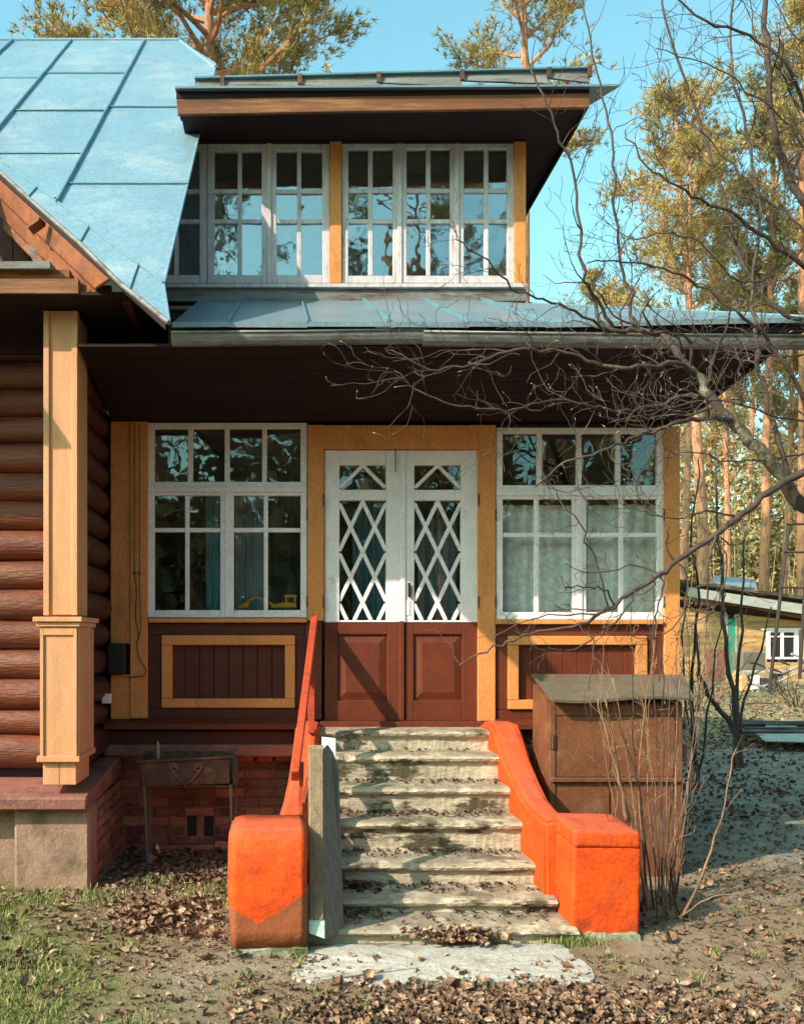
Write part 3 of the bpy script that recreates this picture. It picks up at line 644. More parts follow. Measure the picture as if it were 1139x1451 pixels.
sub('roof_deck', H, MB().hexa([(-.7, .5, 3.72), (3.30, .5, 3.72), (3.30, 3.3, 3.72), (-.7, 3.3, 3.72), (-.7, .5, zt-.045), (2.0, .5, zt-.10), (2.0, 3.3, zt-.10), (-.7, 3.3, zt-.045)]), M['eave'])
# --- dormer
dd2 = 7.4
sub('dormer_sill_board', H, MB().fb(215, 407, 746, 427, dd2-.03, .1), M['flash'], bevel=.004)
sub('dormer_sill', H, MB().fb(215, 401.5, 746, 407, dd2-.06, .14), M['greywhite'], bevel=.004)
for a, b in ((467.5, 484), (728.5, 745)): sub('dormer_post', H, MB().fb(a, 200, b, 407 if a > 700 else 401, dd2-.025, .12), M['ochre'], bevel=.004)
wa = window(380, 402, dd2)
for a, b, c in ((208, 293, 250), (294, 381, 340), (382, 467, 424)):
    sash(wa, a, 204, b, 401, (c,), (271, 313.5), dd2, 'greywhite', 10, 6)
wb = window(606, 402, dd2)
for a, b, c in ((484.5, 566, 525), (567, 647, 607), (648, 728, 689)):
    sash(wb, a, 202, b, 401, (c,), (270, 313.5), dd2, 'greywhite', 9, 6)
for x in (381.5, 566.5, 647.5): sub('meeting_strip', wa if x < 400 else wb, MB().fb(x-3, 203, x+3, 401, dd2-.014, .013), M['greywhite'], bevel=.003)
sub('dormer_head', H, MB().fb(205, 192, 746, 202, dd2-.02, .12), M['eave'])
sub('dormer_flank', H, MB().box(2.085, 2.112, .60, 3.3, 4.5, 6.1), M['brown'])
sub('dormer_flank', H, MB().box(-1.35, -1.32, .55, 3.3, 4.5, 6.1), M['brown'])
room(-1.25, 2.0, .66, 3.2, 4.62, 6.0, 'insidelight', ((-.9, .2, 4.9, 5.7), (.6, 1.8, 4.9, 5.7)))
# dormer roof: soffit boards, fascia, deck, sheets and the upstanding snow board
df = 6.85; xl, xrr = PX(250, df), PX(835, df)
for i in range(6):
    ya = df-D0+.03+i*.095
    sub('dormer_soffit_board', H, MB().box(xl+.02, xrr-.02, ya, ya+.091, 5.995+i*.004, 6.02+i*.004), M['eave'])
sub('dormer_side_soffit', H, MB().box(2.12, xrr-.02, df-D0+.61, 3.2, 6.02, 6.04), M['eave'])
sub('dormer_fascia', H, MB().prism([W(250, 140, df), W(835, 132, df), W(835, 152, df), W(252, 162, df)], (0, .03, 0)), M['fascia'], bevel=.004)
sub('dormer_side_fascia', H, MB().box(xrr-.02, xrr+.002, df-D0+.031, 3.3, 5.98, 6.10), M['eave'])
sub('dormer_roof_edge', H, MB().prism([W(250, 124, df), W(835, 122, df), W(835, 131.5, df), W(250, 139.5, df)], (0, .3, 0)), M['eave'], bevel=.003)
sub('dormer_roof_sheet', H, MB().hexa([W(248, 125, df-.05), W(878, 122, df-.05), (2.46, .5, 6.20), (-.86, .5, 6.20), W(248, 122, df-.05), W(878, 119, df-.05), (2.46, .5, 6.22), (-.86, .5, 6.22)]), M['roof2'])
sub('dormer_roof_sheet', H, MB().hexa([(-.86, .503, 6.20), (2.46, .503, 6.20), (2.46, 3.3, 6.50), (-.86, 3.3, 6.50), (-.86, .503, 6.22), (2.46, .503, 6.22), (2.46, 3.3, 6.52), (-.86, 3.3, 6.52)]), M['roof2'])
sg = [278, 315, 425, 537, 655, 778, 836]
for i in range(len(sg)-1):
    a, b = sg[i], sg[i+1]; ta = 109-(a-278)*.027; tb = 109-(b-278)*.027
    P = [W(a+.6, ta+15, 6.86), W(b-.6, tb+23, 6.86), W(b-.6, tb, 6.89), W(a+.6, ta, 6.89)]
    sb = sub('upstand_board', H, MB().prism(P, (0, .02, 0)), M['flash'], bevel=.002)
    sub('joint_cover', sb, MB().prism([W(b-3, tb-1, 6.845), W(b+3, tb-1, 6.845), W(b+3, tb+14, 6.845), W(b-3, tb+14, 6.845)], (0, .015, 0)), M['rust'])
sub('upstand_cap', H, MB().prism([W(276, 110.5, 6.85), W(838, 95.5, 6.85), W(838, 93, 6.85), W(276, 108, 6.85)], (0, .09, 0)), M['seam'])
# --- main roof: front slope (45 degrees), sheets between seams; the valley strip; ridge and back slope
def on_plane(px, py, off=0.):
    k = (CY-py)/F; d = (EYE+1.268-off)/(1-k); return W(px, py, d)
def roofpoly(pts, mat='roof', th=.008, off=0., parent=None, name='roof_sheet'):
    return sub(name, parent or H, MB().prism([on_plane(*p, off) for p in pts], (0, .004, -th)), M[mat])
RL = -140
def lerp(p, q, t): return (p[0]+(q[0]-p[0])*t, p[1]+(q[1]-p[1])*t)
# seam lines (top at ridge, bottom at the valley fold)
def fold_y(x):   # valley fold polyline
    P = [(-300, -12), (0, 228), (85, 290), (150, 342), (232, 403)]
    for (a, b) in zip(P[:-1], P[1:]):
        if a[0] <= x <= b[0]: return a[1]+(b[1]-a[1])*(x-a[0])/(b[0]-a[0])
    return P[-1][1]
def verge_y(x):
    P = [(-300, -4), (0, 242), (30, 270), (115, 345), (170, 400), (240, 456)]
    for (a, b) in zip(P[:-1], P[1:]):
        if a[0] <= x <= b[0]: return a[1]+(b[1]-a[1])*(x-a[0])/(b[0]-a[0])
    return 456
def xs_at(xt, y):   # seam leaving the ridge at xt, same direction in space (along the slope), at picture height y
    k = (xt-CX)*((EYE+1.268)/(1-(CY-58)/F))/F     # world X
    d = (EYE+1.268)/(1-(CY-y)/F); return CX+k*F/d
seam_top = [-135, -45, 20, 103, 206]
def seam_line(xt):
    y = 58.; 
    while y < 400:
        if y >= fold_y(xs_at(xt, y)): break
        y += .5
    return y
heights = {-135: [], -45: [], 20: [118, 175], 103: [105, 160, 218], 206: [72, 153, 262]}
def seg_poly(xa, xb, ya, yb):   # piece of slope between seams xa and xb, from ya (upper) to yb (lower, clipped by fold)
    pts = []
    n = 6
    left = []; right = []
    for i in range(n+1):
        y = ya+(yb-ya)*i/n
        left.append((xs_at(xa, y), y)); right.append((xs_at(xb, y) if xb is not None else verge_x(y), y))
    return left, right
def verge_x(y): return CX-.705*F/((EYE+1.268)/(1-(CY-y)/F))
# gather cross joints per bay: bay i between seam i and i+1 (last bay reaches the verge)
bays = [(-135, -45, [110, 170]), (-45, 20, [113]), (20, 103, [112, 176]), (103, 206, [105, 158, 219]), (206, None, [153, 262])]
for xa, xb, cuts in bays:
    ys = [58.5]+cuts+[403]
    for i in range(len(ys)-1):
        ya, yb = ys[i], ys[i+1]
        # polygon by marching, clipped by the fold
        P = []
        N = 24
        Ls = []; Rs = []
        for q in range(N+1):
            y = ya+(yb-ya)*q/N
            lx = xs_at(xa, y); rx = xs_at(xb, y) if xb is not None else verge_x(y)
            if xb is None:
                if y < 96: rx = min(255+(y-58)*60/37, rx) if y > 58 else 255
            # clip: fold crosses from the left, keep x such that y <= fold_y(x)
            if y > fold_y(lx):
                x = lx
                while x < rx and y > fold_y(x): x += .5
                lx = x
            if lx < rx-.6: Ls.append((lx, y)); Rs.append((rx, y))
        if len(Ls) > 1:
            poly = Ls[::1]+Rs[::-1]
            poly = [on_plane(*p) for p in poly]
            of = random.uniform(0, .006)
            rs = sub('roof_sheet', H, MB().prism([p+Vector((0, -of, of)) for p in poly], (0, .005, -.005)), M['roof'])
            if i < len(ys)-2:
                a = on_plane(*Ls[-1]); b = on_plane(*Rs[-1]); mb = MB().prism([a+Vector((0, -.012, .006)), b+Vector((0, -.012, .006)), b+Vector((0, -.008, .018)), a+Vector((0, -.008, .018))], (0, .012, .0))
                sub('cross_seam', rs, mb, M['seam'])
for xt in seam_top[1:]:
    yb = seam_line(xt); a = on_plane(xs_at(xt, 59), 59); b = on_plane(xs_at(xt, yb), yb)
    pts = [a.lerp(b, t) for t in np.linspace(0, 1, 8)]
    mb = MB()
    for i in range(7):
        p, q = pts[i]+Vector((random.uniform(-.004, .004), 0, 0)), pts[i+1]
        mb.prism([p+Vector((-.012, -.00, .0)), p+Vector((.012, 0, 0)), p+Vector((.006, -.022, .022)), p+Vector((-.008, -.022, .022))], q-p)
    sub('standing_seam', H, mb, M['seam'])
# strip between valley fold and verge
xsn = [-140, -60, 42, 115, 185, 240]
def strip_poly(xa, xb):
    up = []; lo = []
    for t in np.linspace(0, 1, 7):
        x = xa+(xb-xa)*t
        lo.append((x, verge_y(x)))
        xu = x-4 if x < 225 else x
        xu = min(x+18*(t if xb > 230 else 1)-18, 232)
        up.append((xu+10 if xu < 220 else xu, fold_y(min(xu+10, 232))))
    return up, lo
for i in range(len(xsn)-1):
    xa, xb = xsn[i], xsn[i+1]
    up = [(x, fold_y(x)) for x in np.linspace(xa+12 if i else xa, min(xb+12, 233), 7)]
    lo = [(x, verge_y(x)) for x in np.linspace(xa, xb, 7)]
    poly = [on_plane(*p) for p in up]+[on_plane(*p) for p in lo[::-1]]
    rs = sub('valley_sheet', H, MB().prism([p+Vector((0, -.004, .006)) for p in poly], (0, .004, -.006)), M['roof'])
    a = on_plane(*up[0]); b = on_plane(*lo[0])
    sub('cross_seam', rs, MB().prism([a+Vector((0, -.012, .006)), b+Vector((0, -.012, .006)), b+Vector((0, -.008, .02)), a+Vector((0, -.008, .02))], (.006, .01, 0)), M['seam'])
    rim = MB().tube([on_plane(*p)+Vector((0, -.006, -.006)) for p in lo], .014, 6)
    sub('verge_roll', rs, rim, M['flash'])
fo = MB().tube([on_plane(x, fold_y(x))+Vector((0, -.008, .008)) for x in np.linspace(-140, 232, 24)], .008, 5)
sub('fold_seam', H, fo, M['seam'])
vr = MB().tube([on_plane(verge_x(y), y) for y in np.linspace(96, 403, 8)]+[on_plane(240, 455)], .010, 6); sub('verge_roll', H, vr, M['roof'])
rd = on_plane(0, 58); ye = rd.y; ze = rd.z
sub('ridge_cap', H, MB().tube([(-4.7, ye, ze), (-1.19, ye, ze)], .03, 8), M['roof'])
sub('ridge_cap', H, MB().tube([(-1.19, ye, ze), on_plane(verge_x(96), 96)], .02, 8), M['roof'])
sub('back_roof_slope', H, MB().prism([(-4.7, ye, ze), (-1.19, ye, ze), (-.7, ye+.9, ze-.9), (-.7, ye+5, ze-5), (-4.7, ye+5, ze-5)], (0, -.01, -.02)), M['roof'])
tp = on_plane(verge_x(96), 96)
sub('end_hip_sheet', H, MB().prism([(-1.19, ye, ze-.003), tuple(tp+Vector((0, 0, -.003))), (-.7, ye+.9, ze-.903)], (-.01, 0, -.02)), M['roof'])
sub('gable_end_wall', H, MB().prism([(-1.0, -1.3, 3.9), (-1.0, 7, 3.9), (-1.0, 4.2, 7.3), (-1.0, 2.0, 7.3), (-1.0, -1.3, 4.0)], (-.05, 0, 0)), M['brown'])
# --- wing gable: bargeboards, boarded gable, flashing, cornice, soffit
va = on_plane(0, 242); vb = on_plane(236, 452); vd = (va-vb).normalized()
def barge(yoff, zt_, zb_, t0, t1, cut=None, th=.04, mat='barge', name='bargeboard'):
    a = vb+vd*t0; b = vb+vd*t1
    P = [a+Vector((0, yoff, zt_)), a+Vector((0, yoff, zb_)), b+Vector((0, yoff, zb_)), b+Vector((0, yoff, zt_))]
    if cut is not None:   # horizontal cut at the foot
        zc = cut; k = -(P[1].z-zc)/vd.z
        if k > 0: P[1] = P[1]+vd*k
        k = -(P[0].z-zc)/vd.z
        if k > 0: P[0] = P[0]+vd*k
    return sub(name, H, MB().prism(P, (0, th, 0)), M[mat], bevel=.006)
barge(.03, -.015, -.055, .02, 3.6, th=.03, mat='eave', name='verge_batten')
barge(.06, -.045, -.20, .05, 3.6, cut=3.95, mat='barge')
barge(.11, -.19, -.33, .05, 3.6, cut=3.95, mat='barge')
barge(.14, -.30, -.40, 1.5, 3.6, mat='fascia', name='rafter_board')
# underside lining back to the gable wall
Pp = [vb+vd*.1+Vector((-.02, .12, -.05)), vb+vd*3.5+Vector((-.02, .12, -.05)), vb+vd*3.5+Vector((-1.6, .5, -.1)), vb+vd*.1+Vector((-1.6, 1.6, .4))]
blk = W(50, 318, 6.0)
sub('rafter_block', H, MB().hexa([W(38, 319, 5.92), W(56, 306, 5.90), W(66, 315, 5.98), W(48, 328, 6.0), W(40, 324, 5.92), W(56, 312, 5.90), W(66, 321, 5.98), W(48, 334, 6.0)]), M['barge'], bevel=.005)
sub('torn_flashing', H, MB().prism([W(40, 345, 6.1), W(50, 352, 6.1), W(52, 372, 6.1), W(46, 368, 6.1)], (0, .004, 0)), M['flash'])
gp = 6.75
for i in range(26):
    x = -1.35-i*.13; zhi = 4.45+(-1.35-x)*1.15+.05
    sub('gable_board', H, MB().box(x-.127, x, gp-D0, gp-D0+.025, 4.05, min(zhi, 7)), M['brown'], bevel=.004)
sub('pent_flashing', H, MB().hexa([(-4.5, 5.50-D0, PZ(381, 5.5)), (PX(72, 5.5), 5.50-D0, PZ(381, 5.5)), (PX(60, 5.5), 6.8-D0, 4.28), (-4.5, 6.8-D0, 4.28), (-4.5, 5.50-D0, PZ(370, 5.5)), (PX(72, 5.5), 5.50-D0, PZ(370, 5.5)), (PX(60, 5.5), 6.8-D0, 4.32), (-4.5, 6.8-D0, 4.32)]), M['flash'], bevel=.004)
sub('cornice_beam', H, MB().fb(-450, 381.5, 100, 394, 5.56, .12), M['fascia'], bevel=.006)
sub('cornice_fascia', H, MB().fb(-450, 394.5, 112, 416, 5.51, .06), M['fascia'], bevel=.004)
for i in range(8):
    ya = 5.52-D0+i*.18
    sub('wing_soffit_board', H, MB().box(-4.5, -.80+(-.13 if i == 0 else 0), ya, ya+.186, PZ(418, 5.52), PZ(418, 5.52)+.02), M['eave'])
sub('wing_frieze', H, MB().box(-4.3, -1.42, dl-D0-.05, dl-D0, PZ(500, 6.05), PZ(418, 5.52)-.002), M['eave'])
sub('wing_eave_lining', H, MB().prism([(-.80, 5.5-D0, 3.84), (-.80, .3, 3.84), (-.80, .3, 3.9), (-.80, 5.4-D0, 3.9)], (.02, 0, 0)), M['eave'])

# ------------------------------------------------------------------ steps
st = thing('concrete_staircase', 'weathered concrete steps between two orange painted side walls leading to the door', 'stairs', (.9, -1.2, 0))
kd = [6.5, 6.21, 5.92, 5.63, 5.34, 5.05, 4.76]; kz = [.995, .848, .661, .488, .29, .153, .069]
def rough_step(x0, x1, yf, yb, z0, z1, nose, seed):
    """step with a rounded, chipped nosing and uneven tread"""
    rs = np.random.RandomState(seed); n = 60
    prof = [(yf+.035, z0), (yf+.035, z1-nose-.012), (yf+.018, z1-nose), (yf, z1-nose*.8), (yf-.008, z1-nose*.45), (yf-.002, z1-.008), (yf+.012, z1), (yf+.08, z1+.002), (yf+.2, z1), (yb, z1), (yb, z0)]
    v = []; f = []; m = len(prof)
    chip = np.zeros(n+1)
    for _ in range(6):
        c = rs.uniform(0, n); wd = rs.uniform(.7, 2.2); chip += rs.uniform(.003, .015)*np.exp(-((np.arange(n+1)-c)/wd)**2)
    wave = np.cumsum(rs.normal(0, .0006, n+1)); wave -= np.linspace(wave[0], wave[-1], n+1)
    for i in range(n+1):
        x = x0+(x1-x0)*i/n
        for k, (y, z) in enumerate(prof):
            j = rs.uniform(-.0022, .0022)
            if k in (3, 4, 5, 6): y += chip[i]; z -= chip[i]*.8 if k > 3 else 0
            v.append((x+(0 if i in (0, n) else j), y+j+(wave[i] if 1 <= k <= 6 else 0), z+(wave[i]*.6 if 2 <= k <= 8 else 0)+rs.uniform(-.0015, .0015)))
    for i in range(n):
        for k in range(m):
            a = i*m+k; b = i*m+(k+1) % m; f.append((a, b, b+m, a+m))
    f.append(tuple(range(m))); f.append(tuple(n*m+k for k in range(m-1, -1, -1)))
    return MB().add(v, f)
for k in range(7):
    yf = kd[k]-D0; z1 = kz[k]; z0 = -.15 if k == 6 else kz[min(k+1, 6)]-.03
    yb2 = -.06 if k == 0 else kd[k-1]-D0+.06
    xa = .25-.02*k; xb = 1.60+(.03 if k > 2 else 0)
    if k == 6: xa, xb = .14, 1.66
    sub('step', st, rough_step(xa, xb, yf, yb2, z0, z1, .05 if k < 6 else .03, 100+k), M['concrete'] if k < 4 else M['concrete'])
sub('stair_core', st, MB().prism([(.3, -.1, -.1), (.3, -.1, .80), (.3, -.30, .78), (.3, -1.80, -.06), (.3, -1.80, -.1)], (1.27, 0, 0)), M['mortar'])
# side walls and end pedestals
def subdiv_box_obj(name, pts8, mat, parent, cuts=7, amp=.004, bev=.03):
    mb = MB().hexa(pts8)
    o = sub(name, parent, mb, mat)
    bm = bmesh.new(); bm.from_mesh(o.data); bmesh.ops.recalc_face_normals(bm, faces=bm.faces)
    bmesh.ops.bevel(bm, geom=bm.edges[:], offset=bev, segments=3, affect='EDGES', profile=.6)
    bmesh.ops.subdivide_edges(bm, edges=[e for e in bm.edges if e.calc_length() > .12], cuts=cuts, use_grid_fill=True)
    for v in bm.verts: v.co += Vector([random.uniform(-amp, amp)*.6 for _ in range(3)])
    bm.to_mesh(o.data); bm.free(); o.data.polygons.foreach_set('use_smooth', [True]*len(o.data.polygons)); return o
# right side wall: a sloping upstand following the flight
def sidewall(name, inner0, outer0, inner1, outer1, mat):
    prof = [(-.33, 1.045), (-.45, 1.04), (-.60, .955), (-.80, .82), (-1.0, .725), (-1.25, .63), (-1.45, .60), (-1.75, .585), (-1.78, -.1), (-.10, -.1), (-.10, 1.03)]
    mb = MB(); v = []; m = len(prof); n = 4
    for i in range(n+1):
        t = i/n
        for y, z in prof:
            s_ = min(max((-y-.3)/1.2, 0), 1)
            xi = inner0+(inner1-inner0)*s_; xo = outer0+(outer1-outer0)*s_
            v.append((xi+(xo-xi)*t, y, z+(.014 if 0 < i < n and z > .3 else 0)))
    f = [(i*m+k, i*m+(k+1) % m, (i+1)*m+(k+1) % m, (i+1)*m+k) for i in range(n) for k in range(m)]
    f += [tuple(range(m)), tuple(n*m+k for k in range(m-1, -1, -1))]
    mb.add(v, f); o = sub(name, st, mb, mat)
    bm = bmesh.new(); bm.from_mesh(o.data); bmesh.ops.recalc_face_normals(bm, faces=bm.faces)
    bmesh.ops.bevel(bm, geom=[e for e in bm.edges if e.calc_face_angle(0) > .9], offset=.02, segments=3, affect='EDGES')
    bmesh.ops.triangulate(bm, faces=[q for q in bm.faces if len(q.verts) > 4])
    for q in bm.verts: q.co += Vector([random.uniform(-.003, .003) for _ in range(3)])
    bm.to_mesh(o.data); bm.free(); return o
sidewall('side_wall', 1.575, 1.80, 1.585, 1.76, M['paintR'])
sidewall('side_wall', .30, .12, .14, -.02, M['paintL'] if False else M['paintR'])
# right pedestal
a, b = 4.83-D0, 5.22-D0; zt_ = 1.7-(1178-905)*4.83/F
pr = subdiv_box_obj('pedestal', [(1.635, a, .0), (2.02, a, .0), (2.03, b, .0), (1.64, b, .0), (1.65, a, zt_-.085), (2.035, a+.002, zt_-.085), (2.035, b, zt_-.085), (1.65, b, zt_-.085)], M['paintR'], st, bev=.02)
subdiv_box_obj('pedestal_cap', [(1.645, a-.012, zt_-.09), (2.03, a-.012, zt_-.095), (2.035, b, zt_-.08), (1.65, b, zt_-.08), (1.652, a, zt_), (2.03, a, zt_-.008), (2.02, b, zt_+.02), (1.655, b, zt_+.03)], M['paintR'], st, bev=.022)
subdiv_box_obj('pedestal_footing', [(1.62, a-.02, -.1), (2.03, a-.02, -.1), (2.04, b, -.1), (1.62, b, -.1), (1.625, a-.015, .02), (2.03, a-.015, .02), (2.04, b, .02), (1.62, b, .02)], M['concdark'], st, bev=.015, amp=.01)
# left pedestal: its front bulges and rolls over at the top
fa, fbk = 4.61-D0, 5.04-D0
x0p, x1p = PX(326, 4.61), PX(435.5, 4.61); ztl = 1.7-(1157-905)*5.0/F
prof = [(fa+.012, .012), (fa, .12), (fa-.004, .30), (fa, .46), (fa+.012, .55), (fa+.035, .605), (fa+.075, .642), (fa+.14, .66), (fa+.26, ztl), (fbk, ztl+.005), (fbk, .012)]
v = []; m = len(prof); n = 10
for i in range(n+1):
    t = i/n
    for y, z in prof:
        ed = .02 if i in (0,) and z > .3 else 0
        v.append((x0p+(x1p-x0p)*t-(.012 if (z > .2 and i < 1) else 0)+random.uniform(-.001, .001), y+random.uniform(-.002, .002), z-ed+random.uniform(-.002, .002)))
f = [(i*m+k, i*m+(k+1) % m, (i+1)*m+(k+1) % m, (i+1)*m+k) for i in range(n) for k in range(m)]+[tuple(range(m)), tuple(n*m+k for k in range(m-1, -1, -1))]
o = sub('pedestal', st, MB().add(v, f), M['paintL'])
bm = bmesh.new(); bm.from_mesh(o.data); bmesh.ops.recalc_face_normals(bm, faces=bm.faces)
bmesh.ops.bevel(bm, geom=[e for e in bm.edges if e.calc_face_angle(0) > .9], offset=.015, segments=3, affect='EDGES')
for q in bm.faces: q.smooth = len(q.verts) == 4
bm.to_mesh(o.data); bm.free()
subdiv_box_obj('pedestal_footing', [(x0p-.005, fa-.01, -.1), (x1p+.01, fa-.01, -.1), (x1p+.01, fbk, -.1), (x0p-.005, fbk, -.1), (x0p, fa-.008, .014), (x1p+.005, fa-.008, .03), (x1p+.005, fbk, .014), (x0p, fbk, .014)], M['concdark'], st, bev=.01, amp=.008)
# handrail
a = W(446, 876, 6.84); b = W(418, 1100, 5.42)
t = (b-a).normalized(); sx = Vector((1, 0, 0)); nn = sx.cross(t).normalized(); hw = .026; hh = .045
ring = lambda p: [p-sx*hw-nn*hh, p+sx*hw-nn*hh, p+sx*hw+nn*hh, p-sx*hw+nn*hh]
rail = sub('handrail', st, MB().hexa(ring(a)+ring(b)), M['rail'], bevel=.005)
sub('rail_post', st, MB().hexa([Vector(q) for q in [(.10, -1.42, .55), (.125, -1.42, .55), (.125, -1.36, .55), (.10, -1.36, .55), (.115, -1.42, .86), (.14, -1.42, .86), (.14, -1.36, .90), (.115, -1.36, .90)]]), M['rail'])
sub('rail_post', st, MB().box(.19, .24, -.60, -.54, 1.0, 1.44), M['rail'], bevel=.004)
# --- pale concrete pad at the foot of the flight
pad = MB(); ring_ = []
outl = [(413, 1372), (430, 1358), (440, 1334), (520, 1332), (600, 1332), (700, 1332), (797, 1332), (815, 1348), (838, 1364), (842, 1380), (815, 1389), (770, 1383), (700, 1388), (660, 1378), (610, 1384), (560, 1391), (520, 1389), (485, 1378), (450, 1384), (420, 1380)]
P = []
for i in range(len(outl)):
    p, q = outl[i], outl[(i+1) % len(outl)]
    for t in (0, .25, .5, .75):
        x = p[0]+(q[0]-p[0])*t+random.uniform(-2, 2); y = p[1]+(q[1]-p[1])*t+random.uniform(-1.2, 1.2)
        d = 1.68*F/(y-CY); P.append(((x-CX)*d/F, d-D0, -.004+random.uniform(-.003, .003)))
c = Vector(np.mean(np.array(P), 0)); n = len(P)
v = [c+Vector((0, 0, .014))]+[c.lerp(Vector(p), .6)+Vector((0, 0, .010+random.uniform(-.004, .004))) for p in P]+P+[(p[0]+(p[0]-c.x)*.03, p[1]+(p[1]-c.y)*.08, -.05) for p in P]
f = [(0, 1+i, 1+(i+1) % n) for i in range(n)]+[(1+i, 1+n+i, 1+n+(i+1) % n, 1+(i+1) % n) for i in range(n)]+[(1+n+i, 1+2*n+i, 1+2*n+(i+1) % n, 1+n+(i+1) % n) for i in range(n)]
tag(build('concrete_pad', MB().add(v, f), M['lime']), 'pale broken concrete pad on the ground at the foot of the steps', 'concrete pad')

# ------------------------------------------------------------------ planks leaning on the steps
def lean(name, label, pts, th, mat, group=None):
    o = build(name, MB().prism(pts, th), M[mat], bevel=.003); tag(o, label, 'plank', group); return o
pk = thing('wooden_plank', 'tan grooved deck plank with pale mint end leaning beside the left orange pedestal', 'plank', W(447, 1325, 4.70), 'planks leaning on the steps')
g0, g1 = 440, 458
for i in range(7):
    a = g0+(g1-g0)*i/7; b = a+(g1-g0)/7-.55
    P = [W(a+.0, 1303, 4.66), W(b, 1303, 4.66), W(b-.5, 1062, 5.05), W(a-.5, 1062, 5.05)]
    sub('ridge', pk, MB().prism(P, (0, .02, .006)), M['tanwood'])
sub('plank_body', pk, MB().prism([W(438, 1303, 4.675), W(459.5, 1303, 4.675), W(458.5, 1059, 5.065), W(436.5, 1059, 5.065)], (0, .03, .01)), M['tanwood'])
sub('painted_end', pk, MB().prism([W(438, 1322, 4.65), W(460, 1330, 4.65), W(460, 1304, 4.67), W(438, 1303.5, 4.67)], (0, .03, .01)), M['mint'])
P = [W(460.5, 1332, 4.63), W(485, 1318, 4.80), W(481, 1200, 4.95), W(478, 1090, 5.15), W(470, 1068, 5.2), W(462, 1056, 5.15), W(456.5, 1062, 5.06)]
lean('wooden_plank', 'grey weathered plank with rounded top leaning edgewise right of the grooved plank', P, (.012, .02, .004), 'greywood', 'planks leaning on the steps')
lean('wooden_plank', 'short mint green painted board standing behind the grey plank on the steps', [W(457, 1200, 5.45), W(477, 1200, 5.45), W(476, 1047, 5.75), W(456, 1045, 5.75)], (.0, .02, .004), 'mint', 'planks leaning on the steps')

# ------------------------------------------------------------------ cabinet right of the steps
cb = thing('metal_cabinet', 'brown steel cabinet with sloping lid standing right of the steps', 'cabinet', (2.3, -.7, 0))
cf = 6.0; xa, xb = PX(777, cf), PX(966, cf); yf = cf-D0; ybk = yf+.38
sub('cabinet_body', cb, MB().hexa([(xa, yf+.012, -.02), (xb, yf+.012, -.02), (xb, ybk, -.02), (xa, ybk, -.02), (xa, yf+.012, 1.25), (xb, yf+.012, 1.25), (xb, ybk, 1.36), (xa, ybk, 1.36)]), M['cabinet'])
zr = PZ(1105, cf)
for q in ((xa+.004, xa+.045, .0, 1.245), (xb-.045, xb-.004, .0, 1.245)): sub('corner_post', cb, MB().box(q[0], q[1], yf-.012, yf+.011, q[2], q[3]), M['cabinet'], bevel=.003)
sub('top_rail', cb, MB().box(xa+.046, xb-.046, yf-.008, yf+.011, PZ(1014, cf), 1.24), M['cabinet'], bevel=.003)
sub('mid_ledge', cb, MB().box(xa+.01, xb-.01, yf-.035, yf+.010, zr-.012, zr+.018), M['cabinet'], bevel=.004)
sub('door_panel', cb, MB().box(xa+.05, PX(864.5, cf), yf-.004, yf+.011, zr+.02, PZ(1015, cf)), M['cabinet'], bevel=.003)
sub('door_panel', cb, MB().box(PX(865.5, cf), xb-.05, yf-.005, yf+.011, zr+.02, PZ(1015, cf)), M['cabinet'], bevel=.003)
sub('door_panel', cb, MB().box(xa+.05, PX(863, cf), yf-.003, yf+.011, .02, zr-.014), M['cabinet'], bevel=.003)
sub('door_panel', cb, MB().box(PX(866, cf), xb-.05, yf-.004, yf+.011, .02, zr-.014), M['cabinet'], bevel=.003)
for (x, y) in ((782, 1041), (782, 1052)):
    sub('hinge', cb, MB().tube([(PX(x, cf), yf-.018, PZ(y+9, cf)), (PX(x, cf), yf-.018, PZ(y, cf))], .008, 8), M['rust'])
sub('hinge_plate', cb, MB().box(PX(778, cf), PX(786, cf), yf-.016, yf-.0125, PZ(1061, cf), PZ(1040, cf)), M['rust'])
# lid: one bent sheet with drooping front edge
n = 12; v = []
for i in range(n+1):
    t = i/n; fr = W(783+(966-783)*t+18*t, 991-3*t+2.5*math.sin(t*7), 5.88); bk = W(752+(968-752)*t, 955+1.0*t, 6.62)
    v += [fr, bk, bk+Vector((0, 0, -.012)), fr+Vector((0, .004, -.018))]
f = [(i*4+k, i*4+(k+1) % 4, (i+1)*4+(k+1) % 4, (i+1)*4+k) for i in range(n) for k in range(4)]+[(0, 1, 2, 3), tuple(n*4+k for k in (3, 2, 1, 0))]
sub('lid', cb, MB().add(v, f), M['lid'])

# ------------------------------------------------------------------ brazier with scrolls, left
bz = thing('charcoal_brazier', 'rusty brazier on thin legs with scroll ornament below the left window', 'brazier', (-.7, -.4, 0))
bd = 6.42; xa, xb = PX(198, bd), PX(331, bd); zt1, zb1 = PZ(1076, bd), PZ(1114, bd); yf = bd-D0; dp = .24; t = .006
sub('front_plate', bz, MB().hexa([(xa+.02, yf, zb1), (xb-.03, yf, zb1+.02), (xb-.03, yf+t, zb1+.02), (xa+.02, yf+t, zb1), (xa, yf, zt1-.025), (xb-.03, yf, zt1+.01), (xb-.03, yf+t, zt1+.01), (xa, yf+t, zt1-.025)]), M['rust'])
sub('back_plate', bz, MB().box(xa, xb, yf+dp, yf+dp+t, zb1, zt1+.03), M['rust'])
sub('bottom_plate', bz, MB().box(xa, xb, yf+t+.001, yf+dp-.001, zb1-.003, zb1+.003), M['rust'])
for x in (xa, xb-t): sub('end_plate', bz, MB().box(x, x+t, yf, yf+dp, zb1+.004, zt1+.012), M['rust'])
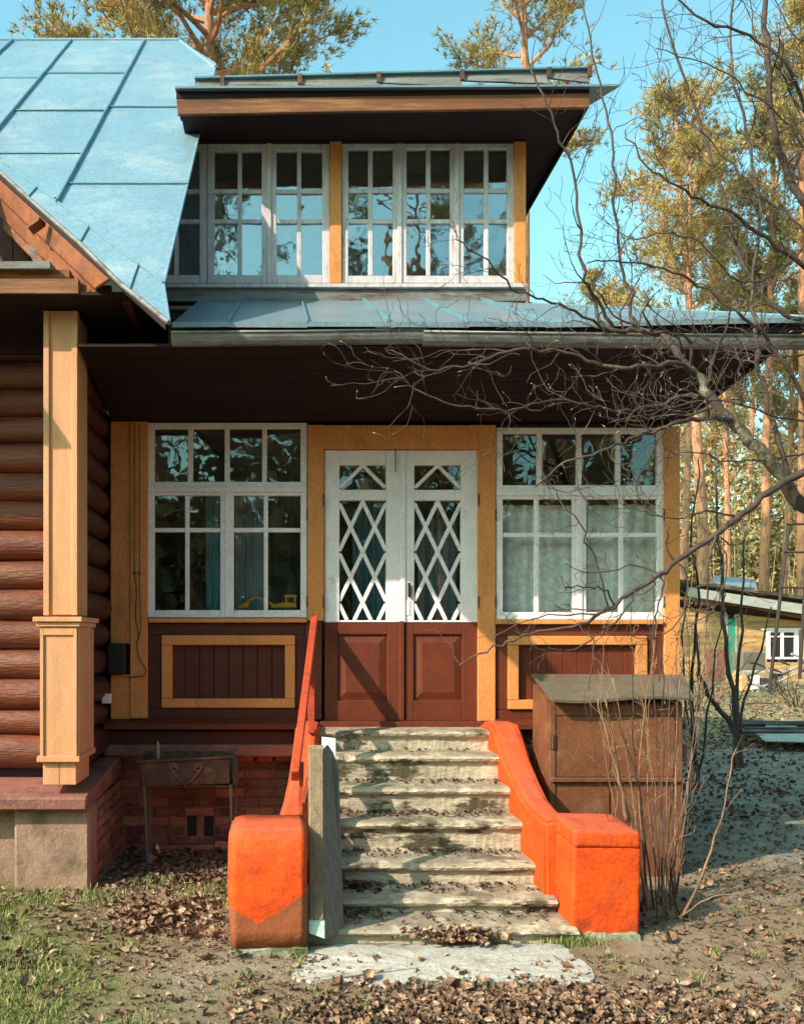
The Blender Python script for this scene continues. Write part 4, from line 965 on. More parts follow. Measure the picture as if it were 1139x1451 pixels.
sub('rim', bz, MB().tube([(xa-.02, yf-.004, zt1-.02), (xb, yf-.004, zt1+.018), (xb+.0, yf+dp, zt1+.035)], .012, 6), M['rust'])
sub('corner_handle', bz, MB().box(xb-.005, xb+.035, yf-.01, yf+.03, zb1+.01, zt1+.03), M['iron'])
for sgn, cx in ((1, 247), (-1, 281)):
    pts = []
    for i in range(26):
        an = i/25*2*math.pi*1.45; r = .010+.026*i/25
        pts.append(Vector((PX(cx, bd)+sgn*r*math.cos(an), yf-.012, PZ(1088, bd)+r*math.sin(an))))
    last = pts[-1]; tail = [last.lerp(Vector((PX(264, bd)+.0, yf-.012, PZ(1112, bd))), q)+Vector((-sgn*.012*math.sin(q*3.1), 0, 0)) for q in (.3, .65, 1)]
    sub('scroll', bz, MB().tube(pts+tail, .007, 6), M['slab'], smooth=True)
for (x, y, tx) in ((204, yf+.01, 210), (327, yf+.01, 329), (203, yf+dp, 207), (331, yf+dp, 333)):
    sub('leg', bz, MB().tube([(PX(x, bd), y, zb1+.01), (PX(tx, bd), y, float(gz(PX(tx, bd), y))-.02)], .011, 6), M['greywood'])
br = build('hand_brush', MB().tube([W(224, 1085, 6.5), W(224.5, 1068, 6.5), W(224, 1054, 6.5), W(223.5, 1050, 6.5)], [.014, .013, .013, .005], 8), M['tanwood'], smooth=True)
tag(br, 'short wooden tool handle with dark tip standing upright in the rusty brazier', 'tool handle')
# bottle and tin on the soil under the brazier
mb = MB().tube([(PX(223, 6.5), -.4, .0), (PX(223, 6.5), -.4, .005), (PX(223, 6.5), -.4, .10), (PX(223, 6.5), -.4, .125), (PX(223, 6.5), -.4, .15)], [.03, .034, .034, .02, .014], 14)
tag(build('glass_jar', mb, M['bottle'], smooth=True), 'small clear glass bottle standing on soil under the brazier', 'bottle')
tag(build('tin_can', MB().tube([(PX(213, 6.45), -.46, .0), (PX(213, 6.45), -.46, .07)], .026, 14), M['zinc']), 'small grey tin can beside the clear bottle under the brazier', 'can')

# ------------------------------------------------------------------ wires and boxes on the corner
jb = thing('electric_box', 'black electric box on the ochre corner boards by the log wall', 'electric box', W(167, 956, 6.85))
sub('box_body', jb, MB().fb(153, 912, 177, 955, 6.80, .08), M['black'], bevel=.004)
sub('box_lid', jb, MB().fb(155, 915, 175, 952, 6.79, .009), M['black'], bevel=.002)
tag(build('wall_socket', MB().fb(144, 983, 157, 997, 6.72, .05), M['white'], bevel=.006), 'small white socket box beside the log wall low on the corner', 'socket')
pts = [(179, 960), (192, 959), (204, 958), (208, 951), (203, 941), (197, 932), (194, 915), (197, 898), (193, 880), (192, 862), (194, 845), (193, 826), (191, 815), (191, 700), (191, 600)]
tag(build('cable', MB().tube([W(x, y, 6.868) for x, y in pts], .0035, 5), M['iron']), 'thin dark cable looping down the ochre corner post to the black box', 'cable', 'wires on the corner post')
pts2 = [(197, 905), (200, 890), (199, 860), (198, 835), (198, 812), (198, 600)]
tag(build('cable', MB().tube([W(x, y, 6.868) for x, y in pts2], .003, 5), M['iron']), 'thin straight dark cable running beside the looping one on the corner post', 'cable', 'wires on the corner post')
for x, lab in ((191.5, 'rusty insulator knob holding the looping cable on the corner post'), (198, 'rusty insulator knob holding the straight cable on the corner post')):
    tag(build('insulator', MB().tube([W(x, 812, 6.878), W(x, 812, 6.85)], [.014, .010], 8), M['rust']), lab, 'insulator', 'insulators on the corner post')

# ------------------------------------------------------------------ things behind the glass
def curtain(name, label, px0, px1, py0, py1, d, mat, group, folds=9, amp=.02, edge=None):
    n = folds*8; v = []; m = 8
    for i in range(n+1):
        t = i/n
        for k in range(m+1):
            s_ = k/m; px = px0+(px1-px0)*t; py = py0+(py1-py0)*s_
            p = W(px, py, d); p.y += amp*(1-.3*s_)*math.sin(t*folds*2*math.pi+.6*s_)+amp*.4*math.sin(t*folds*5+2); v.append(p)
    f = [(i*(m+1)+k, (i+1)*(m+1)+k, (i+1)*(m+1)+k+1, i*(m+1)+k+1) for i in range(n) for k in range(m)]
    tag(build(name, MB().add(v, f), M[mat], smooth=True), label, 'curtain', group)
curtain('curtain', 'pale blue curtain hanging behind the left sash of the left ground floor window', 292, 318, 700, 900, 7.25, 'bluecloth', 'curtains behind the veranda glass', 3)
curtain('curtain', 'grey blue curtain hanging behind the right sash of the left ground floor window', 334, 374, 705, 900, 7.3, 'greycloth', 'curtains behind the veranda glass', 4)
curtain('curtain', 'blue curtain hanging behind the left leaf of the double door', 500, 552, 720, 930, 7.35, 'bluecloth', 'curtains behind the veranda glass', 5, .03)
curtain('curtain', 'grey blue curtain hanging behind the right leaf of the double door', 592, 648, 735, 930, 7.35, 'greycloth', 'curtains behind the veranda glass', 5, .03)
curtain('dimming_cloth', 'added grey cloth dimming the rear window seen through the left ground floor window', 325, 470, 640, 905, 9.9, 'greycloth', 'added cloths dimming the rear windows', 8)  # cloth added to dim the bright rear window, likewise the next
curtain('dimming_cloth', 'added grey cloth dimming the rear window seen through the double door', 505, 640, 640, 905, 9.9, 'greycloth', 'added cloths dimming the rear windows', 8)
curtain('lace_curtain', 'white lace curtain hanging behind the left sash of the right ground floor window', 706, 812, 716, 885, 7.06, 'lace', 'lace curtains in the right window', 5, .012)
curtain('lace_curtain', 'white lace curtain hanging behind the right sash of the right ground floor window', 832, 936, 716, 885, 7.06, 'lace', 'lace curtains in the right window', 5, .012)
ty = thing('toy_excavator', 'yellow toy digger standing on the sill inside the left ground floor window', 'toy', W(375, 868, 7.06))
dt = 7.05
sub('track', ty, MB().fb(386, 861, 420, 866, dt, .06), M['black'], bevel=.006)
sub('body', ty, MB().prism([W(384, 861, dt), W(421, 861, dt), W(420, 855, dt), W(404, 853, dt), (W(384, 857, dt))], (0, .06, 0)), M['yellow'], bevel=.003)
cbm = MB()
for a, b, c, e in ((405, 845, 407, 854), (417, 844, 419, 854), (403, 843, 421, 846)): cbm.fb(a, b, c, e, dt+.005, .05)
sub('cab', ty, cbm, M['yellow']); sub('cab_glass', ty, MB().fb(407, 846.5, 416.5, 854, dt+.02, .02), M['black'])
sub('boom', ty, MB().tube([W(388, 857, dt+.03), W(372, 849, dt+.03), W(362, 847, dt+.03), W(350, 853, dt+.03)], .010, 6), M['yellow'])
sub('bucket', ty, MB().prism([W(334, 862, dt), W(352, 862, dt), W(354, 852, dt), W(344, 855, dt)], (0, .05, 0)), M['yellow'], bevel=.003)
sub('blade', ty, MB().prism([W(372, 863, dt-.01), W(381, 863, dt-.01), W(377, 852, dt-.01)], (0, .05, 0)), M['black'])

# ------------------------------------------------------------------ vegetation helpers
rs = np.random.RandomState(5)
def unit(n): 
    v = rs.normal(size=(n, 3)); return v/np.linalg.norm(v, axis=1)[:, None]
def tufts(centres, dirs, per, length, width, spread=.9):
    """needle tufts: each a spray of thin triangles round a shoot"""
    n = len(centres); c = np.repeat(centres, per, 0); d = np.repeat(dirs, per, 0)
    a = d+unit(n*per)*spread; a /= np.linalg.norm(a, axis=1)[:, None]
    L_ = length*rs.uniform(.6, 1.15, (n*per, 1)); side = np.cross(a, unit(n*per)); side /= np.linalg.norm(side, axis=1)[:, None]+1e-9
    base = c+d*rs.uniform(-.06, .06, (n*per, 1)); w_ = width*rs.uniform(.7, 1.3, (n*per, 1))
    v = np.stack([base-side*w_, base+side*w_, base+a*L_], 1).reshape(-1, 3)
    return v, np.arange(len(v)).reshape(-1, 3)
def make_pine(name, label, h, base, rad, nl, matn, barkm, seed, trunk_r=.19, limbs=None, shots=10, tl=.21, group=None, cat='pine tree', lean_=.3, tw=.012):
    global rs
    rs = np.random.RandomState(seed); rd_ = random.Random(seed)
    root = thing(name, label, cat, (0, 0, 0), group)
    n = 16; tp_ = []; px_ = 0; py_ = 0
    for i in range(n+1):
        t = i/n; tp_.append(Vector((lean_*t*t*2+px_, .2*math.sin(t*3+seed)+py_, h*t))); px_ += rd_.uniform(-.05, .05)
    tr = build('trunk', MB().tube(tp_, [trunk_r*(1-.72*(i/n))+(.05 if i == 0 else 0) for i in range(n+1)], 12), M[barkm], root, smooth=True)
    def at(z):
        t = min(max(z/h, 0), .999)*n; i = int(t); return tp_[i].lerp(tp_[i+1], t-i)
    bm_ = MB(); C = []; Dn = []
    for k in range(nl):
        t = (k+rd_.random())/nl; z = base+(h-base)*t**.9; o = at(z)
        az = k*2.4+rd_.uniform(-.5, .5); r = rad*(math.sin(math.pi*min(.22+.75*t, 1))**.7)*rd_.uniform(.55, 1.15)
        if limbs: r = rad*limbs(t, az)*rd_.uniform(.8, 1.1)
        tilt = rd_.uniform(-.05, .45)+.5*t; m = 6; pts = [o]; dr = Vector((math.cos(az), math.sin(az), tilt)).normalized()
        for j in range(m):
            dr = (dr+Vector((rd_.uniform(-.3, .3), rd_.uniform(-.3, .3), rd_.uniform(-.15, .28)))).normalized(); pts.append(pts[-1]+dr*r/m)
        bm_.tube(pts, [max(.012, .055*(1-.75*j/m)*(trunk_r/.19)) for j in range(m+1)], 5, False)
        for j in range(2, m+1):
            for q in range(4 if j < m else 5):
                d2 = (dr+Vector((rd_.uniform(-1, 1), rd_.uniform(-1, 1), rd_.uniform(-.3, .9)))).normalized(); ln = rd_.uniform(.35, .95)*(.5+r*.22)
                e = pts[j]+d2*ln; mid = pts[j].lerp(e, .5)+Vector((0, 0, .06))
                bm_.tube([pts[j], mid, e], [.014, .009, .005], 3, False)
                for u in range(shots):
                    f_ = rd_.uniform(.35, 1.1); C.append(pts[j].lerp(e, f_)+Vector([rd_.gauss(0, .16) for _ in range(3)])); dd__ = (d2+Vector([rd_.uniform(-.7, .7), rd_.uniform(-.7, .7), rd_.uniform(-.1, .9)])).normalized(); Dn.append(dd__)
    # dead snags on the bare trunk
    for k in range(7):
        z = base*rd_.uniform(.45, 1.); o = at(z); az = rd_.uniform(0, 6.3); ln = rd_.uniform(.3, 1.1)
        bm_.tube([o, o+Vector((math.cos(az)*ln, math.sin(az)*ln, rd_.uniform(-.1, .3)))], [.022, .006], 4, False)
    tag(build('limbs', bm_, M[barkm], root), kind='stuff')
    v, f = tufts(np.array(C), np.array(Dn), 11, tl, tw)
    tag(raw('crown', v, f, M[matn], root), kind='stuff')
    return root
def copy_thing(src, loc, rz=0, sc=1., label=None, group=None):
    c = src.copy(); link(c); c.location = loc; c.rotation_euler = (0, 0, rz); c.scale = (sc, sc, sc)
    if label: c['label'] = label
    if group: c['group'] = group
    for ch in list(src.children):
        k = ch.copy(); link(k); k.parent = c
    return c
# ------------------------------------------------------------------ pines
lp = make_pine('pine_tree', 'broad old pine with orange branching limbs rising behind the blue main roof', 21, 13.4, 4.0, 52, 'needle', 'pinebark', 11, .26, shots=13, lean_=.1, limbs=lambda t, a: 1.0-.35*t)
lp.location = (PX(290, 21), 21-D0, 0)
for ch in lp.children: pass
P2 = make_pine('pine_tree', 'slim pine with bare orange trunk rising behind the right end of the dormer roof', 24, 14.5, 2.3, 24, 'needle', 'pinebark', 12, .20, shots=7, lean_=-.1)
P2.location = (PX(752, 23), 23-D0, 0)
P3 = make_pine('pine_tree', 'pine with leaning orange trunk and open crown at the right, left of the taller ones', 17.5, 10, 2.3, 20, 'needle', 'pinebark', 13, .20, shots=7, lean_=-.45)
P3.location = (PX(1000, 34), 34-D0, .2); P3.scale = (1.32, 1.32, 1.32)
P4 = make_pine('pine_tree', 'tall straight pine with pinkish trunk right of the leaning pine', 21, 12, 2.5, 20, 'needle2', 'pinebark', 14, .19, shots=7, lean_=.1)
P4.location = (PX(1086, 35), 35-D0, .3); P4.scale = (1.15, 1.15, 1.15)
copy_thing(P2, (PX(1136, 33.5), 33.5-D0, .2), 2., 1.1, 'tall pine with stout trunk at the right edge of the view')
copy_thing(P3, (PX(55, 27), 27-D0, 0), 3.6, 1.18, 'bluish pine crown low behind the far left end of the blue roof')
G = 'pines in the wood behind the shed'
protos = [P2, P3, P4, lp]
rp = random.Random(3)
far = []
spots = [(968, 31), (1030, 38), (1062, 45), (1105, 36), (1125, 48), (990, 52), (1160, 40), (925, 44), (880, 56), (840, 42), (790, 60), (1195, 33), (1230, 46), (1280, 38), (1330, 50), (1010, 62), (1080, 66), (1140, 62), (960, 68), (1042, 74), (905, 70), (1180, 70), (700, 62), (600, 70), (-30, 48), (-120, 60), (-250, 50)]
for px, d in spots:
    q = protos[rp.randrange(3)]
    copy_thing(q, (PX(px, d), d-D0, .3), rp.uniform(0, 6.3), rp.uniform(.78, 1.0), 'orange trunked pine standing in the wood behind the ochre shed', G)
for q in [o for o in COL.objects if o.get('group') == G]:
    pxq = CX+q.location.x/(q.location.y+D0)*F
    if pxq < 740: q['label'] = 'distant pine standing behind the house and hidden by its roofs'
    elif pxq < 960: q['label'] = 'distant pine whose crown shows in the gap right of the dormer'
    elif q.location.y > 45: q['label'] = 'thin distant pine deep in the wood behind the ochre shed'

G2 = 'pines reflected in the window glass'
for x, y in ((-15, -24), (-9.5, -19), (-5, -27), (-2.2, -21), (1.5, -30), (3.4, -18.5), (6.0, -25), (9.5, -20), (12, -30), (15.5, -23), (20, -28), (-20, -36), (-11, -40), (8, -40), (26, -22), (0, -45), (14, -46), (30, -38)):
    copy_thing(protos[rp.randrange(3)], (x, y, 0), rp.uniform(0, 6.3), rp.uniform(.85, 1.05), 'tall pine on the far side of the garden seen mirrored in the window panes', G2)
# ------------------------------------------------------------------ far underwood (a mass nobody could count)
def underwood(name, n, xf, yf, hz, leafsz, label=None):
    x = xf(n); y = yf(n); z = gz(x, y)+hz*rs.beta(1.1, 1.7, n)*(.55+.45*np.sin(x*.9+y*.3)**2)
    c = np.stack([x, y, z], 1); u = unit(n); s_ = np.cross(u, unit(n)); s_ /= np.linalg.norm(s_, axis=1)[:, None]; L_ = leafsz*rs.uniform(.5, 1.4, (n, 1))
    v = np.stack([c-s_*L_*.35, c+s_*L_*.35, c+u*L_], 1).reshape(-1, 3)
    o = raw(name, v, np.arange(3*n).reshape(-1, 3), M['brush']); o['kind'] = 'stuff'
    if label: o['label'] = label
    return o
rs = np.random.RandomState(8)
underwood('underwood', 190000, lambda n: rs.uniform(8, 50, n), lambda n: 33+rs.uniform(0, 14, n), 13.5, .27, 'olive dry underwood behind the ochre shed')
underwood('underwood', 30000, lambda n: rs.uniform(-40, 6, n), lambda n: 34+rs.uniform(0, 14, n), 6, .4, 'olive dry underwood behind the house')
underwood('underwood', 90000, lambda n: rs.uniform(-45, 50, n), lambda n: -46+rs.uniform(0, 12, n), 16, .65, 'dry underwood on the far side of the garden')
# thin bare stems in the underwood
mb = MB()
for i in range(420):
    x = rp.uniform(8, 40); y = rp.uniform(24, 44); h_ = rp.uniform(2.5, 9); b = Vector((x, y, .2)); lx = rp.uniform(-.7, .7); m = Vector((lx*.4, 0, h_*.5)); 
    mb.tube([b, b+m, b+Vector((lx, rp.uniform(-.5, .5), h_))], [.035, .022, .008], 4, False)
    for k in range(5):
        t = rp.uniform(.3, .95); o = b.lerp(b+Vector((lx, 0, h_)), t); mb.tube([o, o+Vector((rp.uniform(-.9, .9), rp.uniform(-.5, .5), rp.uniform(.3, 1.2)))], [.012, .004], 3, False)
o = build('bare_saplings', mb, M['brush']); o['kind'] = 'stuff'; o['label'] = 'thin bare saplings among the underwood'

# ------------------------------------------------------------------ branching generator
def wig(p, d, length, segs, rr, up=.0, curl=.25):
    pts = [p.copy()]; d = d.normalized()
    for i in range(segs):
        d = (d+Vector((rr.gauss(0, curl), rr.gauss(0, curl), rr.gauss(0, curl)+up))).normalized(); pts.append(pts[-1]+d*length/segs)
    return pts
def grow(mb, buds, pts, r0, r1, level, rr, dens, lens, up=.06, skip=0.):
    """hang twigs on a limb"""
    tot = sum((b-a).length for a, b in zip(pts[:-1], pts[1:])); n = max(1, int(tot*dens[level]))
    for k in range(n):
        t = skip+(1-skip)*(k+rr.random())/n; x = t*(len(pts)-1); i = min(int(x), len(pts)-2); o = pts[i].lerp(pts[i+1], x-i)
        ax = (pts[i+1]-pts[i]).normalized(); s_ = ax.orthogonal().normalized(); s_.rotate(Matrix.Rotation(rr.uniform(0, 6.283), 3, ax))
        d = (ax*rr.uniform(.35, 1.0)+s_*rr.uniform(.5, 1.0)+Vector((0, 0, up*2))).normalized()
        ln = lens[level]*rr.uniform(.45, 1.2)*(1-.4*t); rad = max(.0014, (r0+(r1-r0)*t)*rr.uniform(.30, .5))
        if level == len(lens)-1: rad = min(rad, .0021)
        m = 6 if level < 2 else 4
        tw = wig(o, d, ln, m+1, rr, up, .30); m += 1
        mb.tube(tw, [max(.0013, rad*(1-.65*j/m)) for j in range(m+1)], 5 if level < 1 else 3, False)
        if level < len(lens)-1: grow(mb, buds, tw, rad, rad*.4, level+1, rr, dens, lens, up)
        elif rr.random() < .55: buds.append((tw[-1], (tw[-1]-tw[-2]).normalized()))
def make_buds(buds, rr, size=.011):
    mb = MB()
    for p, d in buds:
        s_ = d.orthogonal().normalized()*size*.33; t_ = d.cross(s_); q = p+d*size*.5; L_ = size*rr.uniform(1.2, 2.4)
        mb.add([p, q+s_, q+t_, q-s_, q-t_, p+d*L_], [(0, 1, 2), (0, 2, 3), (0, 3, 4), (0, 4, 1), (5, 2, 1), (5, 3, 2), (5, 4, 3), (5, 1, 4)])
    return mb
def smooth_pts(P, k=3):
    P = [Vector(p) for p in P]; out = []
    for i in range(len(P)-1):
        a = P[max(i-1, 0)]; b = P[i]; c = P[i+1]; d = P[min(i+2, len(P)-1)]
        for j in range(k):
            t = j/k; out.append(.5*((2*b)+(c-a)*t+(2*a-5*b+4*c-d)*t*t+(3*b-a-3*c+d)*t**3))
    out.append(P[-1]); return out
# ------------------------------------------------------------------ the big bare tree at the right, standing in front of the veranda
rr = random.Random(21)
bt = thing('bare_tree', 'leafless grey tree whose crooked limbs reach in from the right before the veranda', 'tree', (3.05, -2.75, 0))
def limb(pts, r0, r1, dens, lens, skip=0., up=.06, mat='twig', sides=8, nm='branch', gm=True):
    P = [Vector((p[0], p[1], p[2])) if len(p) == 3 and isinstance(p, Vector) else W(*p) for p in pts]
    if nm == 'branch': r0 *= .82
    P = smooth_pts(P, 4); P = [p+Vector((rr.gauss(0, .006), rr.gauss(0, .006), rr.gauss(0, .006))) for p in P]
    n = len(P)-1
    o = sub(nm, bt, MB().tube(P, [r0+(r1-r0)*(i/n)**.8 for i in range(n+1)], sides), M[mat], smooth=True)
    if gm:
        mb = MB(); bd_ = []; grow(mb, bd_, P, r0, r1, 0, rr, dens, lens, up, skip)
        if mb.v: t_ = sub('twigs', o, mb, M['twig']); t_['kind'] = 'stuff'
        if bd_: t_ = sub('buds', o, make_buds(bd_, rr), M['bud']); t_['kind'] = 'stuff'
    return o
base = Vector((3.05, -2.75, -.1))
fork = W(1235, 900, 4.35)
limb([base, base+Vector((.02, .0, .9)), fork, W(1205, 810, 4.35), W(1165, 745, 4.3)], .085, .052, (0,), (0,), mat='bark', nm='trunk', gm=False, sides=14)
limb([fork, W(1245, 700, 4.5), W(1225, 520, 4.6), W(1195, 420, 4.6), W(1150, 320, 4.6)], .055, .028, (0,), (0,), mat='bark', nm='trunk', gm=False, sides=12)
DN = (7.5, 7.4, 8); LN = (.66, .38, .20)
D2 = (9, 8.5, 8.5); L2 = (.55, .30, .16)
limb([(1165, 745, 4.3), (1125, 700, 4.3), (1090, 655, 4.3), (1060, 622, 4.35), (1035, 597, 4.4), (1005, 562, 4.45), (985, 530, 4.5), (960, 505, 4.55), (935, 475, 4.6), (900, 468, 4.6), (868, 470, 4.6), (845, 445, 4.6), (830, 410, 4.6)], .047, .008, D2, L2, .3, mat='bark', sides=10)
limb([(1160, 662, 4.2), (1120, 676, 4.2), (1085, 700, 4.15), (1050, 730, 4.15), (1010, 760, 4.1), (960, 795, 4.1), (930, 820, 4.1), (895, 838, 4.05), (860, 862, 4.05), (820, 884, 4.0), (775, 893, 4.0), (730, 908, 4.0), (690, 922, 3.98), (650, 941, 3.95)], .026, .0035, (3.4, 4.6, 5.2), (.42, .26, .14), .22, sides=8)
limb([(1038, 598, 4.4), (1015, 592, 4.3), (990, 592, 4.25), (955, 600, 4.2), (925, 612, 4.2), (890, 622, 4.2), (850, 640, 4.15), (800, 655, 4.15), (760, 690, 4.1)], .020, .004, DN, LN, .2)
limb([(985, 530, 4.5), (960, 516, 4.4), (925, 518, 4.35), (880, 521, 4.3), (840, 514, 4.3), (800, 500, 4.3), (755, 497, 4.25), (705, 503, 4.25), (655, 520, 4.2), (610, 524, 4.2), (570, 505, 4.2), (545, 492, 4.2)], .017, .003, DN, LN, .1)
limb([(1005, 562, 4.45), (970, 560, 4.6), (930, 575, 4.6), (885, 583, 4.6), (840, 575, 4.55), (790, 566, 4.5), (740, 578, 4.45), (690, 580, 4.4), (640, 572, 4.4), (595, 556, 4.4), (560, 525, 4.4)], .014, .003, DN, LN, .1)
limb([(905, 470, 4.6), (893, 430, 4.65), (880, 370, 4.7), (872, 310, 4.7), (869, 250, 4.75), (866, 190, 4.75), (850, 120, 4.8), (835, 60, 4.8), (822, -10, 4.8)], .012, .004, (4.9, 5.5, 6.2), (.5, .25, .12), .1, .12)
limb([(868, 470, 4.6), (845, 425, 4.55), (824, 385, 4.5), (821, 330, 4.5), (815, 260, 4.5), (795, 200, 4.45), (775, 150, 4.4), (750, 90, 4.4), (738, 20, 4.4), (725, -30, 4.4)], .013, .004, (6.8, 6.5, 7.0), (.5, .26, .13), .1, .10)
limb([(860, 468, 4.6), (815, 440, 4.5), (770, 425, 4.45), (725, 405, 4.4), (690, 370, 4.35), (655, 345, 4.3), (640, 320, 4.3)], .010, .003, (6.5, 6.5, 7.0), (.42, .24, .12), .1, .1)
limb([(1150, 322, 4.6), (1137, 285, 4.6), (1113, 240, 4.6), (1097, 190, 4.55), (1088, 110, 4.5), (1084, 40, 4.5), (1083, -30, 4.5)], .027, .012, (7.2, 6.9, 7.5), (.6, .32, .15), .0, .1)
limb([(1195, 420, 4.6), (1150, 385, 4.5), (1100, 350, 4.45), (1050, 310, 4.4), (1005, 290, 4.35), (955, 262, 4.3), (915, 235, 4.3), (885, 185, 4.3)], .018, .003, (7.6, 7.5, 7.8), (.55, .3, .15), .15, .08)
limb([(1210, 480, 4.6), (1165, 455, 4.7), (1120, 450, 4.75), (1080, 425, 4.8), (1055, 380, 4.8), (1040, 330, 4.85), (1015, 250, 4.85), (990, 170, 4.9), (962, 90, 4.9), (940, 10, 4.9), (932, -40, 4.9)], .018, .005, (6.8, 6.9, 7.2), (.55, .3, .15), .15, .09)
limb([(1120, 695, 4.3), (1095, 600, 4.35), (1078, 530, 4.4), (1070, 470, 4.4), (1065, 400, 4.45), (1075, 300, 4.5), (1060, 210, 4.5), (1040, 120, 4.55), (1035, 40, 4.55), (1045, -30, 4.55)], .016, .005, (6.8, 6.9, 7.2), (.5, .3, .15), .15, .09)
limb([(1165, 730, 4.3), (1150, 620, 4.1), (1125, 540, 4.0), (1085, 480, 3.95), (1040, 440, 3.9), (990, 405, 3.9), (940, 380, 3.85), (885, 370, 3.85), (830, 372, 3.8)], .015, .003, (7.6, 7.5, 7.8), (.5, .28, .14), .15, .04)
limb([(1150, 322, 4.6), (1155, 230, 4.4), (1140, 150, 4.3), (1110, 90, 4.2), (1060, 50, 4.2), (1000, 30, 4.15), (950, -10, 4.15)], .016, .004, (7.6, 7.5, 7.8), (.5, .28, .14), .1, .05)
for P_ in ([(1230, 300, 4.7), (1165, 250, 4.6), (1120, 180, 4.55), (1060, 130, 4.5), (1000, 90, 4.5), (930, 70, 4.45)], [(1240, 520, 4.7), (1170, 500, 4.6), (1110, 505, 4.6), (1040, 500, 4.6), (980, 470, 4.6), (925, 440, 4.6), (880, 400, 4.6)],
           [(1235, 420, 4.4), (1160, 350, 4.3), (1110, 300, 4.3), (1060, 270, 4.3), (1010, 200, 4.3), (960, 160, 4.3), (940, 120, 4.3)], [(1240, 640, 4.5), (1160, 600, 4.4), (1100, 590, 4.3), (1040, 570, 4.2), (970, 572, 4.15), (910, 590, 4.1), (860, 600, 4.1)],
           [(1240, 620, 4.5), (1150, 640, 4.4), (1090, 650, 4.3), (1030, 655, 4.2), (975, 640, 4.15), (930, 655, 4.1)], [(1240, 150, 4.5), (1170, 90, 4.4), (1120, 40, 4.4), (1090, -20, 4.4)],
           [(1150, 330, 4.6), (1110, 380, 4.5), (1050, 400, 4.4), (990, 345, 4.35), (940, 330, 4.3), (895, 340, 4.3), (850, 300, 4.3)], [(1045, 735, 4.15), (1000, 725, 4.1), (960, 735, 4.05), (915, 725, 4.0)]):
    limb(P_, .008, .0022, (11.0, 9.5, 8.0), (.5, .28, .14), .1, .07)
for P_ in ([(935, 815, 4.1), (900, 800, 4.1), (850, 812, 4.1), (800, 800, 4.1)], [(900, 838, 4.05), (880, 870, 4.05), (840, 905, 4.05), (790, 925, 4.05), (750, 915, 4.0)], [(960, 795, 4.1), (975, 830, 4.1), (960, 880, 4.1), (930, 905, 4.1), (890, 900, 4.1)], [(1010, 760, 4.1), (1030, 800, 4.1), (1020, 850, 4.1), (990, 880, 4.1), (950, 900, 4.1)], [(880, 850, 4.05), (850, 870, 4.0), (790, 870, 4.0), (740, 880, 4.0), (700, 905, 4.0)]):
    limb(P_, .006, .002, (9, 8, 7), (.26, .15, .08), .1, .02)
limb([(1012, 758, 4.1), (1004, 800, 4.1), (1001, 835, 4.12), (1003, 880, 4.15)], .009, .003, (9.5, 9.3, 9.3), (.22, .12, .08), .1, -.02)
limb([(938, 812, 4.1), (936, 845, 4.1), (928, 885, 4.12), (930, 930, 4.15), (935, 965, 4.15)], .006, .0025, (9.5, 9.3, 9.3), (.24, .14, .08), .1, -.02)
limb([(870, 858, 4.05), (855, 835, 4.0), (826, 832, 3.95), (800, 834, 3.9)], .006, .003, (9.5, 9.3, 9.3), (.2, .1, .06), .3)
limb([(860, 862, 4.05), (842, 790, 4.0), (820, 745, 3.95), (790, 705, 3.95), (772, 680, 3.95)], .006, .0025, (7.6, 7.8, 7.8), (.2, .12, .07), .3)

# ------------------------------------------------------------------ clump of canes right of the steps
sh = thing('bare_shrub', 'clump of slender tan leafless canes growing right of the right orange pedestal', 'shrub', (2.35, -1.7, 0))
rr = random.Random(33)
def cane(p0, p1, bend, r, tw=True, mat='cane'):
    a = Vector(p0); b = Vector(p1); m = a.lerp(b, .5)+Vector(bend); P = smooth_pts([a, a.lerp(m, .5)+Vector(bend)*.2, m, m.lerp(b, .55)+Vector(bend)*.2, b], 3)
    P = [p+Vector((rr.gauss(0, .0055), rr.gauss(0, .0055), 0)) for p in P]; n = len(P)-1
    o = sub('cane', sh, MB().tube(P, [max(.0018, r*(1-.75*i/n)) for i in range(n+1)], 6), M[mat], smooth=True)
    if tw:
        mb = MB(); bd_ = []; grow(mb, bd_, P, r*.7, .0018, 0, rr, (4.5, 5), (.26, .11), .12, .35)
        mb.v and tag(sub('twigs', o, mb, M[mat]), kind='stuff')
for (x0_, xt, yt, d0_, d1_, r) in ((905, 868, 1005, 5.3, 5.0, .010), (912, 880, 960, 5.35, 5.2, .008), (918, 902, 860, 5.3, 5.2, .009), (922, 893, 900, 5.4, 5.3, .007), (925, 935, 820, 5.3, 5.1, .008), (928, 915, 935, 5.5, 5.4, .006), (930, 948, 870, 5.3, 5.2, .009), (933, 926, 905, 5.2, 5.0, .006), (936, 962, 905, 5.4, 5.3, .007), (940, 975, 850, 5.4, 5.4, .009), (943, 985, 930, 5.3, 5.1, .006), (946, 990, 800, 5.5, 5.6, .010), (938, 945, 970, 5.1, 5.0, .005), (950, 1000, 985, 5.3, 5.1, .006), (915, 850, 900, 5.3, 5.0, .006), (908, 835, 985, 5.25, 4.95, .005), (952, 1015, 900, 5.6, 5.7, .008), (958, 1010, 1090, 5.2, 5.0, .010), (955, 985, 1110, 5.2, 5.05, .006), (926, 905, 1020, 5.1, 4.9, .005), (935, 958, 1010, 5.1, 4.9, .005), (944, 930, 760, 5.6, 5.6, .008)):
    p0 = W(x0_+rr.uniform(-8, 14), 1293, d0_); p0.z = -.05; p1 = W(xt+rr.uniform(-12, 12), yt, d1_); cane(p0, p1, (rr.uniform(-.11, .11), rr.uniform(-.08, .08), 0), r*.75, True, rr.choice(['cane', 'cane', 'twig']))
